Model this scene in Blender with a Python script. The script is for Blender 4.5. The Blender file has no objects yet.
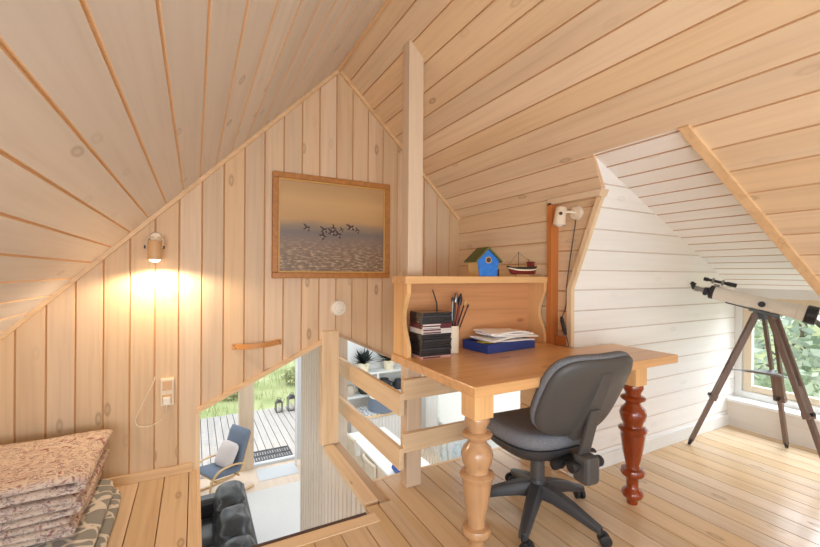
import bpy, math, random
from mathutils import Vector, Matrix, noise
random.seed(7)
scene = bpy.context.scene
COL = scene.collection
H = 1.18            # eye height: everything below is laid out from the eye level (z=0) and raised by H
G = 2.70            # gable wall
KW = 1.905          # knee wall
PI = math.pi

# ---------------------------------------------------------------- mesh builder
class MB:
    def __init__(s):
        s.v = []; s.f = []; s.m = []; s.uv = []
    def add(s, vs, fs, m=0, uv=None):
        o = len(s.v); s.v += [tuple(p) for p in vs]
        for i, f in enumerate(fs):
            s.f.append(tuple(o + k for k in f)); s.m.append(m)
            s.uv.append(uv[i] if uv else None)
        return o
    def box(s, x0, x1, y0, y1, z0, z1, m=0):
        return s.hexa([(x0,y0,z0),(x1,y0,z0),(x1,y1,z0),(x0,y1,z0),(x0,y0,z1),(x1,y0,z1),(x1,y1,z1),(x0,y1,z1)], m)
    def hexa(s, p, m=0):
        return s.add(p, [(3,2,1,0),(4,5,6,7),(0,1,5,4),(1,2,6,5),(2,3,7,6),(3,0,4,7)], m)
    def bar(s, a, b, w, h, up=(0,0,1), m=0):
        a = Vector(a); b = Vector(b); d = (b-a).normalized()
        x = d.cross(Vector(up)); x.normalize(); u = x.cross(d)
        q = []
        for e in (a, b):
            for sx, su in ((-1,-1),(1,-1),(1,1),(-1,1)):
                q.append(e + x*sx*w/2 + u*su*h/2)
        return s.hexa(q, m)
    def prism(s, poly, fn, t0, t1, m=0):
        n = len(poly)
        vs = [fn(p, t0) for p in poly] + [fn(p, t1) for p in poly]
        fs = [(i, (i+1) % n, n+(i+1) % n, n+i) for i in range(n)]
        fs += [tuple(range(n-1, -1, -1)), tuple(range(n, 2*n))]
        return s.add(vs, fs, m)
    def tube(s, pts, r, n=8, m=0, closed=False, flat=1.0, up=None):
        P = [Vector(p) for p in pts]; k = len(P)
        if not hasattr(r, '__len__'): r = [r]*k
        T = []
        for i in range(k):
            a = P[(i-1) % k] if (closed or i > 0) else P[i]
            b = P[(i+1) % k] if (closed or i < k-1) else P[i]
            T.append((b-a).normalized())
        u = Vector(up) if up else (Vector((0,0,1)) if abs(T[0].z) < .9 else Vector((1,0,0)))
        vs = []
        for i in range(k):
            u = u - T[i]*u.dot(T[i]); u.normalize(); w = T[i].cross(u)
            for j in range(n):
                a = 2*PI*j/n
                vs.append(P[i] + u*math.cos(a)*r[i]*flat + w*math.sin(a)*r[i])
        fs = []
        for i in range(k if closed else k-1):
            for j in range(n):
                i2 = (i+1) % k
                fs.append((i*n+j, i*n+(j+1) % n, i2*n+(j+1) % n, i2*n+j))
        if not closed:
            fs.append(tuple(range(n-1, -1, -1))); fs.append(tuple((k-1)*n+j for j in range(n)))
        return s.add(vs, fs, m)
    def lathe(s, prof, c=(0,0,0), n=24, M=None, m=0, cap=True):
        vs = []
        for r, z in prof:
            for j in range(n):
                a = 2*PI*j/n; p = Vector((r*math.cos(a), r*math.sin(a), z))
                if M is not None: p = M @ p
                vs.append(p + Vector(c))
        fs = []
        k = len(prof)
        for i in range(k-1):
            for j in range(n):
                fs.append((i*n+j, i*n+(j+1) % n, (i+1)*n+(j+1) % n, (i+1)*n+j))
        if cap:
            fs.append(tuple(range(n-1, -1, -1))); fs.append(tuple((k-1)*n+j for j in range(n)))
        return s.add(vs, fs, m)
    def grid(s, fn, nu, nv, cu=False, cv=False, m=0, caps=False):
        au = nu if cu else nu+1; av = nv if cv else nv+1
        vs = [fn(i/nu, j/nv) for i in range(au) for j in range(av)]
        fs = []
        for i in range(nu):
            for j in range(nv):
                i2 = (i+1) % au; j2 = (j+1) % av
                fs.append((i*av+j, i2*av+j, i2*av+j2, i*av+j2))
        if caps and cv:
            fs.append(tuple(range(av))); fs.append(tuple((au-1)*av+j for j in range(av-1, -1, -1)))
        return s.add(vs, fs, m)
    def ball(s, c, rx, ry, rz, nu=12, nv=20, e=1.0, e2=1.0, m=0, M=None):
        def sp(x, p): return math.copysign(abs(x)**p, x)
        def fn(u, v):
            a = -PI/2 + PI*u; b = 2*PI*v
            p = Vector((rx*sp(math.cos(a), e)*sp(math.cos(b), e2), ry*sp(math.cos(a), e)*sp(math.sin(b), e2), rz*sp(math.sin(a), e)))
            if M is not None: p = M @ p
            return p + Vector(c)
        return s.grid(fn, nu, nv, cv=True, m=m)
    def xf(s, M, start=0):
        for i in range(start, len(s.v)): s.v[i] = tuple(M @ Vector(s.v[i]))
    def bend(s, fn, start=0):
        for i in range(start, len(s.v)): s.v[i] = tuple(fn(Vector(s.v[i])))

def finish(o, smooth=None, bevel=0):
    if smooth is not None:
        me = o.data
        me.shade_smooth()
        if smooth < 180: me.set_sharp_from_angle(angle=math.radians(smooth))
    if bevel:
        b = o.modifiers.new('edge', 'BEVEL'); b.width = bevel; b.segments = 2; b.limit_method = 'ANGLE'; b.angle_limit = math.radians(40)
        b.harden_normals = False
    return o

def obj(name, mb, mats, parent=None, local=False, smooth=None, bevel=0, merge=False):
    """ONE mesh object. Vertices are in eye coordinates, or in the parent's own frame when local."""
    vs = mb.v
    if parent is not None:
        off = Vector((0,0,0))
        if not local:
            pl = Vector(parent['_w']); off = -pl
        loc = Vector((0,0,0)); vs = [Vector(p)+off for p in vs]
        w = Vector(parent['_w'])
    else:
        xs = [p[0] for p in vs]; ys = [p[1] for p in vs]; zs = [p[2] for p in vs]
        b = Vector(((min(xs)+max(xs))/2, (min(ys)+max(ys))/2, min(zs)))
        vs = [Vector(p)-b for p in vs]; loc = b + Vector((0,0,H)); w = b
    me = bpy.data.meshes.new(name)
    me.from_pydata([tuple(p) for p in vs], [], mb.f)
    if not isinstance(mats, (list, tuple)): mats = [mats]
    for m in mats: me.materials.append(m)
    for i, p in enumerate(me.polygons): p.material_index = mb.m[i]
    if any(u for u in mb.uv):
        ul = me.uv_layers.new(name='UVMap')
        for i, p in enumerate(me.polygons):
            if mb.uv[i]:
                for k, li in enumerate(p.loop_indices): ul.data[li].uv = mb.uv[i][k]
    me.update()
    o = bpy.data.objects.new(name, me); COL.objects.link(o)
    o.location = loc
    if parent is not None: o.parent = parent
    o['_w'] = tuple(w)
    return finish(o, smooth, bevel)

def tag(o, label=None, cat=None, group=None, kind=None):
    if label: o['label'] = label
    if cat: o['category'] = cat
    if group: o['group'] = group
    if kind: o['kind'] = kind
    return o

def thing(name, label, cat, loc, rz=0, group=None):
    o = bpy.data.objects.new(name, None); COL.objects.link(o)
    o.empty_display_size = .1
    o.location = Vector(loc) + Vector((0,0,H)); o.rotation_euler = (0,0,rz)
    o['_w'] = tuple(loc)
    return tag(o, label, cat, group)

def dup(o, loc, rz, label=None):
    r = o.copy(); COL.objects.link(r); r.location = Vector(loc)+Vector((0,0,H)); r.rotation_euler = (0,0,rz)
    if label: r['label'] = label
    for ch in list(o.children):
        c = ch.copy(); COL.objects.link(c); c.parent = r
        for g in list(ch.children):
            d = g.copy(); COL.objects.link(d); d.parent = c
    return r

# ---------------------------------------------------------------- materials
def newmat(name):
    m = bpy.data.materials.new(name); m.use_nodes = True
    nt = m.node_tree; nt.nodes.clear()
    out = nt.nodes.new('ShaderNodeOutputMaterial'); b = nt.nodes.new('ShaderNodeBsdfPrincipled')
    nt.links.new(b.outputs[0], out.inputs[0])
    return m, nt, b
def S(c):   # sRGB 0-255 -> linear
    return tuple(((x/255)/12.92 if x/255 <= .04045 else ((x/255+.055)/1.055)**2.4) for x in c) + (1,)
def N(nt, t, **kw):
    n = nt.nodes.new(t)
    for k, v in kw.items(): setattr(n, k, v)
    return n
def ramp(nt, fac, stops):
    r = N(nt, 'ShaderNodeValToRGB'); nt.links.new(fac, r.inputs[0])
    el = r.color_ramp.elements
    while len(el) < len(stops): el.new(.5)
    for e, (p, c) in zip(el, stops): e.position = p; e.color = c
    return r.outputs[0]
def mix(nt, fac, a, b, mode='MIX'):
    n = N(nt, 'ShaderNodeMix', data_type='RGBA', blend_type=mode)
    for i, x in ((0, fac), (6, a), (7, b)):
        if hasattr(x, 'is_linked') or hasattr(x, 'links'): nt.links.new(x, n.inputs[i])
        else: n.inputs[i].default_value = x
    return n.outputs[2]
def math_(nt, op, a, b=None):
    n = N(nt, 'ShaderNodeMath', operation=op)
    for i, x in enumerate((a, b)):
        if x is None: continue
        if hasattr(x, 'links'): nt.links.new(x, n.inputs[i])
        else: n.inputs[i].default_value = x
    return n.outputs[0]
def plain(name, c, rough=.5, metal=0, spec=.5, coat=0, bump=0, bscale=200, var=0):
    m, nt, b = newmat(name)
    col = S(c)
    tc = N(nt, 'ShaderNodeTexCoord')
    nz = N(nt, 'ShaderNodeTexNoise'); nz.inputs['Scale'].default_value = bscale; nz.inputs['Detail'].default_value = 3
    nt.links.new(tc.outputs['Object'], nz.inputs['Vector'])
    v = var or .06
    dk = tuple(x*(1-v) for x in col[:3])+(1,); lt = tuple(min(1, x*(1+v)) for x in col[:3])+(1,)
    nt.links.new(ramp(nt, nz.outputs[0], [(.3, dk), (.7, lt)]), b.inputs['Base Color'])
    b.inputs['Roughness'].default_value = rough; b.inputs['Metallic'].default_value = metal
    b.inputs['Specular IOR Level'].default_value = spec
    b.inputs['Coat Weight'].default_value = coat
    if bump:
        bm = N(nt, 'ShaderNodeBump'); bm.inputs['Strength'].default_value = bump; bm.inputs['Distance'].default_value = .002
        nt.links.new(nz.outputs[0], bm.inputs['Height']); nt.links.new(bm.outputs[0], b.inputs['Normal'])
    return m
def emit(name, c, s):
    m, nt, b = newmat(name)
    b.inputs['Base Color'].default_value = S(c); b.inputs['Emission Color'].default_value = S(c); b.inputs['Emission Strength'].default_value = s
    return m
def wood(name, base, dark, uv=False, axis=2, rough=.45, white=None, wamt=.0, knots=1.0, grain=.5, island=.12, coat=0, gs=1.0, tint=.0, spec=.4, k2=False):
    m, nt, b = newmat(name); L = nt.links.new
    tc = N(nt, 'ShaderNodeTexCoord')
    src = tc.outputs['UV' if uv else 'Object']
    oi = N(nt, 'ShaderNodeObjectInfo')
    if not uv:
        va = N(nt, 'ShaderNodeVectorMath', operation='ADD'); L(src, va.inputs[0])
        sc_ = math_(nt, 'MULTIPLY', oi.outputs['Random'], 7.0)
        L(sc_, va.inputs[1]); src = va.outputs[0]
    def mp(al, ac):
        n = N(nt, 'ShaderNodeMapping'); L(src, n.inputs[0])
        sc = [ac]*3; sc[0 if uv else axis] = al
        n.inputs['Scale'].default_value = sc
        return n.outputs[0]
    n1 = N(nt, 'ShaderNodeTexNoise'); L(mp(1.6*gs, 42*gs), n1.inputs['Vector']); n1.inputs['Scale'].default_value = 1; n1.inputs['Detail'].default_value = 4; n1.inputs['Distortion'].default_value = .35
    n2 = N(nt, 'ShaderNodeTexNoise'); L(mp(.8*gs, 9*gs), n2.inputs['Vector']); n2.inputs['Scale'].default_value = 1; n2.inputs['Detail'].default_value = 2
    n2.inputs['Distortion'].default_value = .8
    cb, cd = S(base), S(dark)
    md = tuple(cb[i]*.5+cd[i]*.5 for i in range(3))+(1,)
    lt = tuple(min(1, cb[i]*1.10) for i in range(3))+(1,)
    g1 = ramp(nt, n1.outputs[0], [(.28, md), (.5, cb), (.75, lt)])
    g2 = ramp(nt, n2.outputs[0], [(.25, md), (.48, cb), (.8, lt)])
    col = mix(nt, grain, g2, g1)
    if white:
        n3 = N(nt, 'ShaderNodeTexNoise'); L(mp(.9, 3), n3.inputs['Vector']); n3.inputs['Scale'].default_value = 1
        f = math_(nt, 'MULTIPLY', n3.outputs[0], wamt*2)
        col = mix(nt, f, col, S(white))
    geo = N(nt, 'ShaderNodeNewGeometry')
    if island:
        hs = N(nt, 'ShaderNodeHueSaturation')
        mr = N(nt, 'ShaderNodeMapRange'); L(geo.outputs['Random Per Island'], mr.inputs[0]); mr.inputs[3].default_value = 1-island; mr.inputs[4].default_value = 1+island*.6
        mr2 = N(nt, 'ShaderNodeMapRange'); L(math_(nt, 'FRACT', math_(nt, 'MULTIPLY', geo.outputs['Random Per Island'], 7.31)), mr2.inputs[0]); mr2.inputs[3].default_value = 1-island*1.3; mr2.inputs[4].default_value = 1+island*1.3
        L(mr.outputs[0], hs.inputs['Value']); L(mr2.outputs[0], hs.inputs['Saturation']); L(col, hs.inputs['Color']); col = hs.outputs[0]
    if knots:
        vo = N(nt, 'ShaderNodeTexVoronoi'); vo.voronoi_dimensions = '2D' if (uv or k2) else '3D'; L(mp(2.2, 5.5), vo.inputs['Vector']); vo.inputs['Scale'].default_value = 1
        k = N(nt, 'ShaderNodeMapRange', interpolation_type='SMOOTHSTEP'); L(vo.outputs['Distance'], k.inputs[0]); k.inputs[1].default_value = .105; k.inputs[2].default_value = .05; k.inputs[3].default_value = 0; k.inputs[4].default_value = 1
        ring = N(nt, 'ShaderNodeMapRange', interpolation_type='SMOOTHSTEP'); L(vo.outputs['Distance'], ring.inputs[0]); ring.inputs[1].default_value = .02; ring.inputs[2].default_value = .07; ring.inputs[3].default_value = .35; ring.inputs[4].default_value = 1
        sep = N(nt, 'ShaderNodeSeparateColor'); L(vo.outputs['Color'], sep.inputs[0])
        on = math_(nt, 'GREATER_THAN', sep.outputs[0], .45)
        st = math_(nt, 'MULTIPLY', sep.outputs[1], .85*knots)
        f = math_(nt, 'MULTIPLY', math_(nt, 'MULTIPLY', k.outputs[0], ring.outputs[0]), math_(nt, 'MULTIPLY', on, st))
        kd = tuple(cd[i]*.62 for i in range(3))+(1,)
        col = mix(nt, f, col, kd)
    L(col, b.inputs['Base Color'])
    b.inputs['Roughness'].default_value = rough; b.inputs['Coat Weight'].default_value = coat; b.inputs['Coat Roughness'].default_value = .12
    b.inputs['Specular IOR Level'].default_value = spec
    bm = N(nt, 'ShaderNodeBump'); bm.inputs['Strength'].default_value = .12; bm.inputs['Distance'].default_value = .001
    L(n1.outputs[0], bm.inputs['Height']); L(bm.outputs[0], b.inputs['Normal'])
    return m
def glass(name, tint=(1,1,1), gl=.06, rough=.0):
    m = bpy.data.materials.new(name); m.use_nodes = True; nt = m.node_tree; nt.nodes.clear()
    out = N(nt, 'ShaderNodeOutputMaterial'); t = N(nt, 'ShaderNodeBsdfTransparent'); g = N(nt, 'ShaderNodeBsdfGlossy'); mx = N(nt, 'ShaderNodeMixShader')
    t.inputs[0].default_value = tint + (1,); g.inputs['Roughness'].default_value = rough; mx.inputs[0].default_value = gl
    nt.links.new(t.outputs[0], mx.inputs[1]); nt.links.new(g.outputs[0], mx.inputs[2]); nt.links.new(mx.outputs[0], out.inputs[0])
    return m

M = {}
M['gable']  = wood('pine_gable', (216,184,145), (162,118,78), uv=True, rough=.5, white=(226,206,186), wamt=.25, island=.10, knots=.8)
M['ceilL']  = wood('pine_whitewashed', (220,214,210), (182,164,150), uv=True, rough=.55, white=(226,222,220), wamt=.45, island=.05, knots=.7)
M['ceilR']  = wood('pine_ceiling', (228,198,160), (184,140,96), uv=True, rough=.5, white=(228,212,192), wamt=.2, island=.07, knots=.9)
M['white']  = wood('white_boards', (243,240,236), (224,216,206), uv=True, rough=.5, white=(246,245,243), wamt=.5, island=.03, knots=.25)
M['wash']   = wood('washed_boards', (218,208,196), (180,158,136), uv=True, rough=.5, white=(228,222,214), wamt=.4, island=.06, knots=.5)
M['floor']  = wood('pine_floor', (218,187,147), (164,122,80), uv=True, rough=.26, island=.10, knots=.9, white=(222,206,184), wamt=.12)
M['pineX']  = wood('pine_x', (230,202,164), (184,140,96), axis=0, rough=.4, island=0)
M['pineY']  = wood('pine_y', (230,202,164), (184,140,96), axis=1, rough=.4, island=0)
M['pineZ']  = wood('pine_z', (230,202,164), (184,140,96), axis=2, rough=.4, island=0)
M['postZ']  = wood('post_wood', (214,188,158), (166,130,96), axis=2, rough=.5, island=0, white=(222,206,188), wamt=.3)
M['greyY']  = wood('grey_brown_y', (188,160,130), (140,108,80), axis=1, rough=.5, island=0)
M['greyZ']  = wood('grey_post', (204,192,178), (160,140,120), axis=2, rough=.5, island=0)
M['desk']   = wood('desk_pine', (220,170,116), (150,98,52), axis=0, rough=.3, island=0, knots=1.0, coat=.15, k2=True)
M['hutchX'] = wood('hutch_pine_x', (222,176,122), (160,108,62), axis=0, rough=.35, island=0)
M['hutchZ'] = wood('hutch_pine_z', (228,182,126), (168,112,62), axis=2, rough=.35, island=0)
M['back']   = wood('hutch_back', (208,150,102), (146,90,52), axis=0, rough=.4, island=0)
M['legL']   = wood('turned_light', (188,146,106), (126,86,54), axis=2, rough=.3, island=0, coat=.4, knots=0)
M['legR']   = wood('turned_red', (146,58,18), (52,14,4), axis=2, rough=.2, island=0, coat=.8, knots=0, grain=.3)
M['orange'] = wood('orange_trim', (196,120,62), (140,76,34), axis=2, rough=.4, island=0, knots=.3)
M['handle'] = wood('handle_wood', (206,146,86), (150,92,44), axis=0, rough=.35, island=0, knots=.3)
M['trim']   = wood('trim_wood', (222,184,140), (176,128,82), axis=1, rough=.45, island=0, knots=.3)
M['trimX']  = wood('trim_wood_x', (226,190,146), (176,128,82), axis=0, rough=.45, island=0, knots=.3)
M['tripod'] = wood('tripod_wood', (122,100,88), (66,48,40), axis=2, rough=.4, island=0, knots=0)
M['bent']   = wood('bentwood', (214,178,128), (168,124,76), axis=0, rough=.35, island=0, knots=0)
M['groove'] = plain('groove_wood', (206,164,122), .6)
M['groove_left'] = plain('groove_left_wood', (228,194,156), .6)
M['groove_dormer'] = plain('groove_dormer_wood', (196,160,128), .6)
M['groove_pale'] = plain('groove_pale_wood', (222,212,202), .6)
M['groove_stair'] = plain('groove_stair_wood', (206,190,170), .6)
M['groove_floor'] = plain('groove_floor_wood', (176,138,100), .6)
M['groove_deck'] = plain('groove_deck_wood', (128,126,124), .8)
M['nosing'] = plain('dark_nosing', (72,50,40), .5)
M['blackp'] = plain('black_plastic', (60,60,63), .45, bump=.15, bscale=600)
M['shell']  = plain('grey_plastic_shell', (76,74,73), .45, bump=.25, bscale=900)
M['fabric'] = plain('charcoal_fabric', (120,122,128), .95, spec=.1, bump=.6, bscale=330, var=.45)
M['rubber'] = plain('black_rubber', (30,30,32), .6)
M['metal']  = plain('brushed_metal', (150,150,152), .3, metal=1)
M['telew']  = plain('telescope_white', (226,220,208), .3, coat=.3)
M['teleb']  = plain('telescope_black', (32,34,40), .35)
M['mountg'] = plain('mount_grey', (84,92,96), .4)
M['cream']  = plain('cream_plastic', (232,216,190), .45)
M['whitep'] = plain('white_plastic', (236,228,214), .4)
M['lampb']  = plain('lamp_beige', (214,172,126), .45)
M['bulb']   = emit('lamp_bulb', (255,236,206), 14)
M['frame']  = plain('gilt_frame', (178,120,62), .4, var=.15, bscale=40)
M['framei'] = plain('gilt_inner', (208,164,96), .35)
M['blue']   = plain('blue_paint', (34,116,206), .45, var=.15, bscale=60)
M['navy']   = plain('blue_tray', (44,68,140), .4)
M['mossg']  = plain('moss_roof', (96,100,52), .8, var=.3, bscale=80)
M['bhside'] = plain('birdhouse_side', (226,190,128), .6)
M['dark']   = plain('dark_brown', (70,48,38), .5)
M['hullr']  = plain('hull_red', (120,44,40), .4)
M['hullg']  = plain('hull_dark_green', (56,58,44), .5)
M['case']   = plain('black_case', (38,38,42), .25, coat=.4)
M['casem']  = plain('maroon_case', (96,44,52), .3)
M['casew']  = plain('white_case', (214,208,202), .35)
M['casep']  = plain('pink_case', (206,160,150), .4)
M['paper']  = plain('paper', (250,246,242), .8)
M['paper2'] = plain('paper_grey', (232,226,222), .8)
M['mag']    = plain('magazine', (120,84,60), .4, var=.7, bscale=30)
M['yellow'] = plain('yellow_card', (216,190,60), .6)
M['white_paint'] = plain('white_paint', (236,236,234), .5)
M['grey_paint'] = plain('grey_paint', (206,210,214), .5)
M['rug']    = plain('pale_rug', (226,224,222), .95, bump=.4, bscale=120)
M['lowfl']  = wood('pale_floor', (224,204,184), (196,170,146), axis=1, rough=.4, island=0, knots=.3)
M['deckm']  = wood('weathered_deck', (196,190,186), (160,154,150), uv=True, rough=.8, island=.08, knots=.3)
M['leather']= plain('black_leather', (44,44,46), .32, bump=.3, bscale=60, var=.2)
M['denim']  = plain('blue_grey_cushion', (112,124,142), .9, bump=.3, bscale=200, var=.25)
M['pale_pillow'] = plain('pale_pillow', (214,204,202), .95, bump=.3, bscale=200)
M['iron']   = plain('dark_iron', (52,54,60), .5)
M['terra']  = plain('terracotta', (150,108,88), .8)
M['candle'] = plain('candle_wax', (240,236,226), .5)
M['drum']   = plain('drum_blue_grey', (118,130,148), .8, bump=.2, bscale=200)
M['creamsh']= plain('drum_cream', (244,232,204), .7)
M['bowl']   = plain('blue_bowl', (40,72,140), .25)
M['plantd'] = plain('dark_leaf', (44,56,52), .5, var=.4, bscale=20)
M['clay']   = plain('stone_ware', (206,192,172), .6)
M['curtain']= plain('white_curtain', (240,240,238), .9)
M['bark']   = plain('bark', (90,78,66), .9, bump=.6, bscale=30)
M['pane']   = glass('window_glass')
M['clear']  = glass('clear_vase', (.93,.96,.97), .10)

def cells(name, stops, scale, rough=.95, feature='F1', dist=.25, bump=.3):
    m, nt, b = newmat(name); L = nt.links.new
    tc = N(nt, 'ShaderNodeTexCoord'); nz = N(nt, 'ShaderNodeTexNoise'); nz.inputs['Scale'].default_value = scale*.6; L(tc.outputs['Object'], nz.inputs['Vector'])
    mx = N(nt, 'ShaderNodeMix', data_type='VECTOR'); mx.inputs[0].default_value = dist*.4; L(tc.outputs['Object'], mx.inputs[4]); L(nz.outputs['Color'], mx.inputs[5])
    vo = N(nt, 'ShaderNodeTexVoronoi', feature=feature); vo.inputs['Scale'].default_value = scale; L(mx.outputs[1], vo.inputs['Vector'])
    L(ramp(nt, vo.outputs['Distance'], stops), b.inputs['Base Color'])
    b.inputs['Roughness'].default_value = rough; b.inputs['Specular IOR Level'].default_value = .15
    n2 = N(nt, 'ShaderNodeTexNoise'); n2.inputs['Scale'].default_value = 90; L(tc.outputs['Object'], n2.inputs['Vector'])
    bm = N(nt, 'ShaderNodeBump'); bm.inputs['Strength'].default_value = bump; bm.inputs['Distance'].default_value = .003; L(n2.outputs[0], bm.inputs['Height']); L(bm.outputs[0], b.inputs['Normal'])
    return m
def quilt_mat():
    m, nt, b = newmat('paisley_quilt'); L = nt.links.new
    tc = N(nt, 'ShaderNodeTexCoord')
    nz = N(nt, 'ShaderNodeTexNoise'); nz.inputs['Scale'].default_value = 13; nz.inputs['Detail'].default_value = 3; nz.inputs['Distortion'].default_value = 2.2; L(tc.outputs['Object'], nz.inputs['Vector'])
    a = ramp(nt, nz.outputs[0], [(.34, S((158,112,108))), (.42, S((214,194,178))), (.53, S((222,206,190))), (.56, S((140,112,116))), (.59, S((216,196,180))), (.74, S((186,146,134)))])
    n2 = N(nt, 'ShaderNodeTexNoise'); n2.inputs['Scale'].default_value = 46; n2.inputs['Detail'].default_value = 2; n2.inputs['Distortion'].default_value = 1.5; L(tc.outputs['Object'], n2.inputs['Vector'])
    f = ramp(nt, n2.outputs[0], [(.60, (0,0,0,1)), (.68, (1,1,1,1))])
    c = mix(nt, math_(nt, 'MULTIPLY', f, .75), a, S((120,92,100)))
    L(c, b.inputs['Base Color']); b.inputs['Roughness'].default_value = .95; b.inputs['Specular IOR Level'].default_value = .1
    n3 = N(nt, 'ShaderNodeTexNoise'); n3.inputs['Scale'].default_value = 60; L(tc.outputs['Object'], n3.inputs['Vector'])
    bm = N(nt, 'ShaderNodeBump'); bm.inputs['Strength'].default_value = .6; bm.inputs['Distance'].default_value = .004; L(n3.outputs[0], bm.inputs['Height']); L(bm.outputs[0], b.inputs['Normal'])
    return m
M['quilt'] = quilt_mat()
M['leafcush'] = cells('grey_leaf_cushion', [(.0, S((222,214,202))), (.06, S((214,208,198))), (.08, S((148,148,144))), (1, S((156,156,152)))], 13, feature='DISTANCE_TO_EDGE')
M['mosaic'] = cells('mosaic_cloth', [(.0, S((230,228,222))), (.12, S((222,220,216))), (.2, S((70,92,130))), (1, S((120,130,140)))], 22, feature='DISTANCE_TO_EDGE')
def leafmat(name, c1, c2):
    m, nt, b = newmat(name); L = nt.links.new
    g = N(nt, 'ShaderNodeNewGeometry')
    L(ramp(nt, g.outputs['Random Per Island'], [(0, S(c1)), (1, S(c2))]), b.inputs['Base Color'])
    b.inputs['Roughness'].default_value = .6
    return m
M['leaf1'] = leafmat('leaf_green', (160,186,150), (226,234,212))
M['leaf2'] = leafmat('leaf_dark_green', (136,162,140), (204,218,198))
M['leaf3'] = leafmat('shrub_green', (150,166,112), (212,214,160))
def ground_mat():
    m, nt, b = newmat('meadow'); L = nt.links.new
    tc = N(nt, 'ShaderNodeTexCoord'); nz = N(nt, 'ShaderNodeTexNoise'); nz.inputs['Scale'].default_value = 1.2; nz.inputs['Detail'].default_value = 6; L(tc.outputs['Object'], nz.inputs['Vector'])
    L(ramp(nt, nz.outputs[0], [(.3, S((150,168,104))), (.55, S((186,196,140))), (.75, S((206,204,164)))]), b.inputs['Base Color'])
    b.inputs['Roughness'].default_value = 1
    return m
M['meadow'] = ground_mat()
def painting_mat():
    # local object coordinates: x along the picture 0..1 (in metres), z up
    m, nt, b = newmat('seascape_paint'); L = nt.links.new
    tc = N(nt, 'ShaderNodeTexCoord'); sp = N(nt, 'ShaderNodeSeparateXYZ'); L(tc.outputs['Object'], sp.inputs[0])
    z = math_(nt, 'DIVIDE', sp.outputs[2], .70)
    mp = N(nt, 'ShaderNodeMapping'); mp.inputs['Scale'].default_value = (3, 1, 12); L(tc.outputs['Object'], mp.inputs[0])
    nz = N(nt, 'ShaderNodeTexNoise'); nz.inputs['Scale'].default_value = 1; nz.inputs['Detail'].default_value = 3; L(mp.outputs[0], nz.inputs['Vector'])
    zz = math_(nt, 'ADD', z, math_(nt, 'MULTIPLY', math_(nt, 'SUBTRACT', nz.outputs[0], .5), .10))
    base = ramp(nt, zz, [(0, S((150,126,104))), (.10, S((164,138,112))), (.30, S((146,124,106))), (.44, S((120,110,106))), (.50, S((148,128,108))), (.56, S((192,154,106))), (.74, S((204,166,116))), (.86, S((190,154,108))), (1, S((180,144,104)))])
    mp2 = N(nt, 'ShaderNodeMapping'); mp2.inputs['Scale'].default_value = (26, 1, 80); mp2.inputs['Rotation'].default_value = (0, .12, 0); L(tc.outputs['Object'], mp2.inputs[0])
    wv = N(nt, 'ShaderNodeTexNoise'); wv.inputs['Scale'].default_value = 1; wv.inputs['Detail'].default_value = 3; L(mp2.outputs[0], wv.inputs['Vector'])
    wc = ramp(nt, wv.outputs[0], [(.40, S((84,68,58))), (.52, S((126,104,84))), (.62, S((196,172,142)))])
    mr = N(nt, 'ShaderNodeMapRange'); L(z, mr.inputs[0]); mr.inputs[1].default_value = .42; mr.inputs[2].default_value = .18; mr.inputs[3].default_value = 0; mr.inputs[4].default_value = .6
    L(mix(nt, mr.outputs[0], base, wc), b.inputs['Base Color'])
    b.inputs['Roughness'].default_value = .4
    return m
M['paint'] = painting_mat()
M['bird'] = plain('painted_bird', (70,54,48), .5)
M['birdw'] = plain('painted_bird_light', (206,186,160), .5)

# ---------------------------------------------------------------- the room shell
def boards(O, A, B, Nn, bmin, bmax, pitch, segs, off=0, t=.018, c=.004, g=.005, mb=None, rnd=None, skin=0):
    """tongue-and-groove boards; segs = list of (b0, b1, lo(b), hi(b))"""
    O = Vector(O); A = Vector(A); B = Vector(B); Nn = Vector(Nn)
    mb = mb or MB(); rnd = rnd or random.Random(3)
    if skin:                                    # unseen sheathing, added behind the boards to stop light leaks
        for (s0, s1, lo, hi) in segs:
            q_ = [(lo(s0), s0), (hi(s0), s0), (hi(s1), s1), (lo(s1), s1)]
            mb.hexa([O+A*a+B*b-Nn*(t+skin) for a, b in q_]+[O+A*a+B*b-Nn*t for a, b in q_])
    k = math.floor((bmin-off)/pitch)
    while off + k*pitch < bmax:
        b0 = off + k*pitch; b1 = b0 + pitch; k += 1
        ru = rnd.random()*40
        for (s0, s1, lo, hi) in segs:
            x0 = max(b0, s0, bmin); x1 = min(b1, s1, bmax)
            if x1 - x0 < .002: continue
            front = []
            if x0 - b0 < 1e-6: front += [(b0, -g), (min(b0+c, x1), 0)]
            else: front += [(x0, 0)]
            if b1 - x1 < 1e-6: front += [(max(b1-c, x0), 0), (b1, -g)]
            else: front += [(x1, 0)]
            sec = [(x0, -t)] + front + [(x1, -t)]
            n = len(sec); vs = []; uvs = []
            ok = True
            for e in (0, 1):
                for (bb, d) in sec:
                    a = lo(bb) if e == 0 else hi(bb)
                    vs.append(O + A*a + B*bb + Nn*d); uvs.append((a+ru, bb+ru*.37+d))
            if all(hi(bb)-lo(bb) < .001 for bb, d in sec): continue
            fs = [(i, (i+1) % n, n+(i+1) % n, n+i) for i in range(n)] + [tuple(range(n-1, -1, -1)), tuple(range(n, 2*n))]
            o_ = len(mb.f); mb.add(vs, fs, 0, [[uvs[q] for q in f] for f in fs])
            for i in range(n):                  # the bare wood of the tongue shows in the groove
                if {sec[i][1], sec[(i+1) % n][1]} == {-g, 0}: mb.m[o_+i] = 1
    return mb
def struct(name, mb, m, parent=None, **kw):
    o = obj(name, mb, m, parent, **kw)
    if parent is None: o['kind'] = 'structure'
    return o
K = lambda v: (lambda b: v)
RX = .881; RZ = 1.428; SL = 1.015; SR = .9494          # ridge and the two roof pitches
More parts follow.
